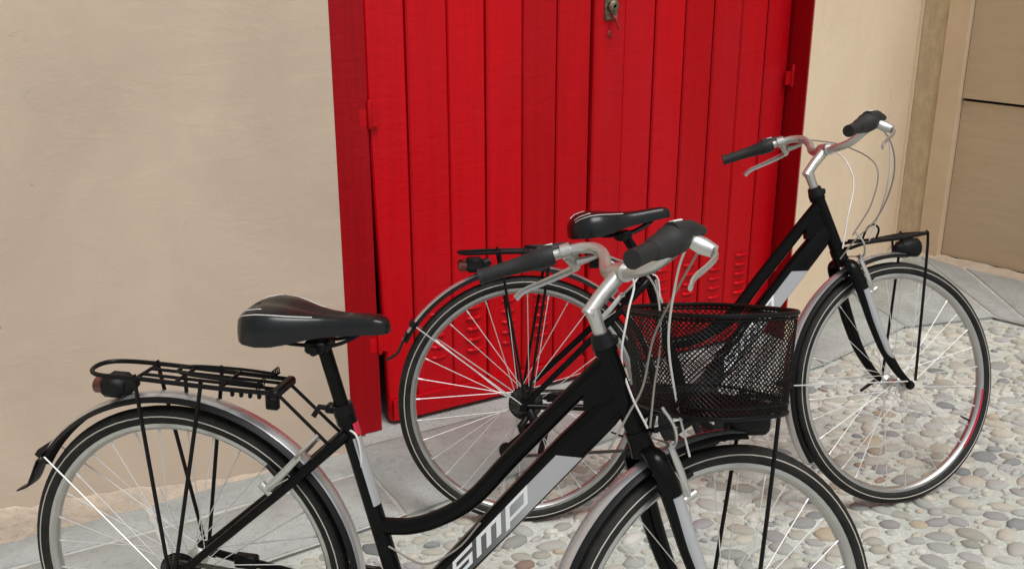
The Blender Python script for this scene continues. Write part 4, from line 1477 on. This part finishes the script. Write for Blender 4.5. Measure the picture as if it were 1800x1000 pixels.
    for k, rr in enumerate((0.043, 0.039, 0.035, 0.031, 0.028, 0.025)):
        yk = -0.0385 - 0.0040 * k
        nT = 22
        prof = []
        for j in range(nT * 2):
            t = math.pi * j / nT
            r_ = rr + (0.0022 if j % 2 else -0.0016)
            prof.append((r_ * math.cos(t), r_ * math.sin(t)))
        cs.prism(prof, V(0, yk, RT), V(1, 0, 0), V(0, 0, 1), V(0, 1, 0), 0.0018)
    cs.disc((0, -0.050, RT), 0.017, (0, 1, 0), 0.028, 16)
    part("cassette", cs, M['chain'], root, ang=30)
    gd_ = MB()
    gd_.lathe([(0.020, -0.0362), (0.047, -0.0352), (0.047, -0.0344), (0.020, -0.0350)], (0, 0, RT), (0, 1, 0), 30, closed=True)
    part("spoke_guard", gd_, M['black_plastic'], root)
    dr = MB()
    dr.tube([V(0.006, -0.068, RT - 0.012), V(0.018, -0.082, RT - 0.040), V(0.012, -0.080, RT - 0.072)], [0.011, 0.014, 0.011], 10)
    pa, pb = V(0.012, -0.052, RT - 0.072), V(-0.056, -0.052, RT - 0.124)
    for q in (pa, pb):
        dr.disc(q, 0.0215, (0, 1, 0), 0.008, 16)
    for yy in (-0.058, -0.046):
        dr.tube([V(pa[0], yy, pa[2]), V(pb[0], yy, pb[2])], [0.015, 0.014], 8, flat=(0.9, 0.18), up=(0, 1, 0))
    dr.tube([V(0.0, -0.066, RT - 0.030), V(-0.020, -0.084, RT - 0.052), V(-0.012, -0.078, RT - 0.078)], [0.008, 0.011, 0.009], 10)
    part("rear_derailleur", dr, M['black_satin'], root)
    ch = MB()
    cr = BBK + V(0, -0.050, 0)
    top_a, top_b = V(0, -0.050, RT + 0.036), cr + V(0, 0, 0.082)
    for a, b in ((top_a, top_b), (pb + V(0.004, 0.002, -0.019), cr + V(0, 0, -0.082))):
        ch = MB()
        d = unit(b - a); Lc = np.linalg.norm(b - a)
        nL = int(Lc / 0.0127)
        for k in range(nL):
            c = a + d * (k + 0.5) * Lc / nL
            R_ = np.stack([d, V(0, 1, 0), np.cross(d, V(0, 1, 0))], 1)
            ch.box(c, (0.0131, 0.0075 if k % 2 else 0.0055, 0.0075), R_)
        part("chain_run", ch, M['chain'], root, ang=30)
    cg = MB()
    cg.lathe([(0.060, -0.062), (0.098, -0.062), (0.101, -0.058), (0.098, -0.054), (0.060, -0.056)], BBK, (0, 1, 0), 40, closed=True)
    for k in range(5):
        t = 2 * math.pi * k / 5
        d = V(math.cos(t), 0, math.sin(t))
        cg.tube([BBK + V(0, -0.056, 0) + d * 0.012, BBK + V(0, -0.058, 0) + d * 0.066], [0.012, 0.008], 8, flat=(1, 0.5), up=(0, 1, 0))
    part("chainring", cg, M['black_plastic'], root)
    ca = p['crank']
    for sd, aa in ((-1, ca), (1, ca + math.pi)):
        d = V(math.cos(aa), 0, math.sin(aa))
        cm = MB()
        e = BBK + d * 0.170 + V(0, sd * 0.082, 0)
        cm.tube([BBK + V(0, sd * 0.066, 0), BBK + d * 0.09 + V(0, sd * 0.074, 0), e], [0.0145, 0.0115, 0.0115], 10, flat=(1, 0.65), up=(0, 1, 0))
        ck_ = part("crank_arm", cm, M['black_satin'], root)
        pm = MB()
        pc = e + V(0, sd * 0.062, 0)
        pm.tube([e, pc + V(0, sd * 0.045, 0)], 0.006, 8)
        for xx in (-0.042, 0.042):
            pm.bbox(pc + V(xx, 0, 0), (0.016, 0.094, 0.024), 0.004)
        for yy in (-0.044, 0.044):
            pm.bbox(pc + V(0, yy, 0), (0.085, 0.010, 0.020), 0.003)
        part("pedal", pm, M['black_plastic'], ck_)
    # kickstand on the left side, foot on the ground
    ks = MB()
    kx, ky = 0.055, 0.235
    kz = ky * math.tan(lean) + 0.004
    ks.tube([V(0.10, 0.052, 0.338), V(0.092, 0.072, 0.325), V(kx, ky, kz + 0.010)], [0.011, 0.010, 0.0085], 10)
    ks.disc(V(kx, ky, kz + 0.006), 0.014, (0, 0, 1), 0.010, 12)
    ks.bbox((0.095, 0.056, 0.335), (0.050, 0.022, 0.030), 0.004)
    part("kickstand", ks, M['black_satin'], root)
    return root

CAB_B = [
    ([V(0.870, -0.175, 1.050), V(0.906, -0.190, 1.025), V(0.946, -0.170, 0.967), V(0.966, -0.130, 0.894), V(0.956, -0.080, 0.813), V(0.910, -0.040, 0.753), V(0.880, -0.018, 0.706)], 'cable_grey'),
    ([V(0.920, -0.170, 1.045), V(0.950, -0.150, 0.985), V(0.962, -0.120, 0.895), V(0.972, -0.060, 0.805), V(0.958, -0.040, 0.745)], 'cable_white'),
    ([V(0.920, 0.170, 1.045), V(0.975, 0.100, 1.012), V(0.986, 0.060, 0.956), V(0.971, 0.030, 0.905), V(0.925, 0.000, 0.825), V(0.885, -0.024, 0.735)], 'cable_white'),
    ([V(0.880, 0.150, 1.062), V(0.960, 0.060, 1.030), V(0.985, -0.050, 0.960), V(0.960, -0.060, 0.860), V(0.915, -0.030, 0.770)], 'cable_grey')]
CAB_A = [
    ([V(0.875, -0.180, 1.045), V(0.880, -0.140, 1.000), V(0.895, -0.090, 0.900), V(0.932, -0.055, 0.793), V(0.948, -0.060, 0.720), V(0.955, -0.062, 0.690)], 'cable_white'),
    ([V(0.920, 0.170, 1.045), V(0.945, 0.110, 1.000), V(0.905, 0.060, 0.935), V(0.862, 0.010, 0.860), V(0.860, -0.026, 0.800), V(0.890, -0.030, 0.740)], 'cable_white'),
    ([V(0.910, -0.170, 1.045), V(0.895, -0.110, 0.974), V(0.888, -0.055, 0.900), V(0.878, -0.035, 0.814), V(0.853, -0.026, 0.765), V(0.815, -0.026, 0.708)], 'cable_grey'),
    ([V(0.880, 0.150, 1.060), V(0.950, 0.060, 1.000), V(0.930, -0.010, 0.900), V(0.905, -0.028, 0.810), V(0.895, -0.030, 0.740)], 'cable_grey')]
GROUP = "city bicycles parked at the red door"
bike_a = build_bike(dict(x=-0.6566, y=1.7796, h=-0.2123, lean=0.0635, steer=0.6697, saddle=(0, 0, 0), basket=True, rimmark=False, crank=0.10, barroll=0.070,
    cables=CAB_A, group=GROUP, label="black step-through city bicycle with a black mesh basket on its front rack"))
bike_b = build_bike(dict(x=0.0410, y=2.5179, h=0.1035, lean=0.2078, steer=0.2679, saddle=(-0.052, -0.022, 0.10), basket=False, rimmark=True, crank=2.5, barroll=0.030,
    cables=CAB_B, group=GROUP, label="black step-through city bicycle without a basket, parked close up to the red door"))
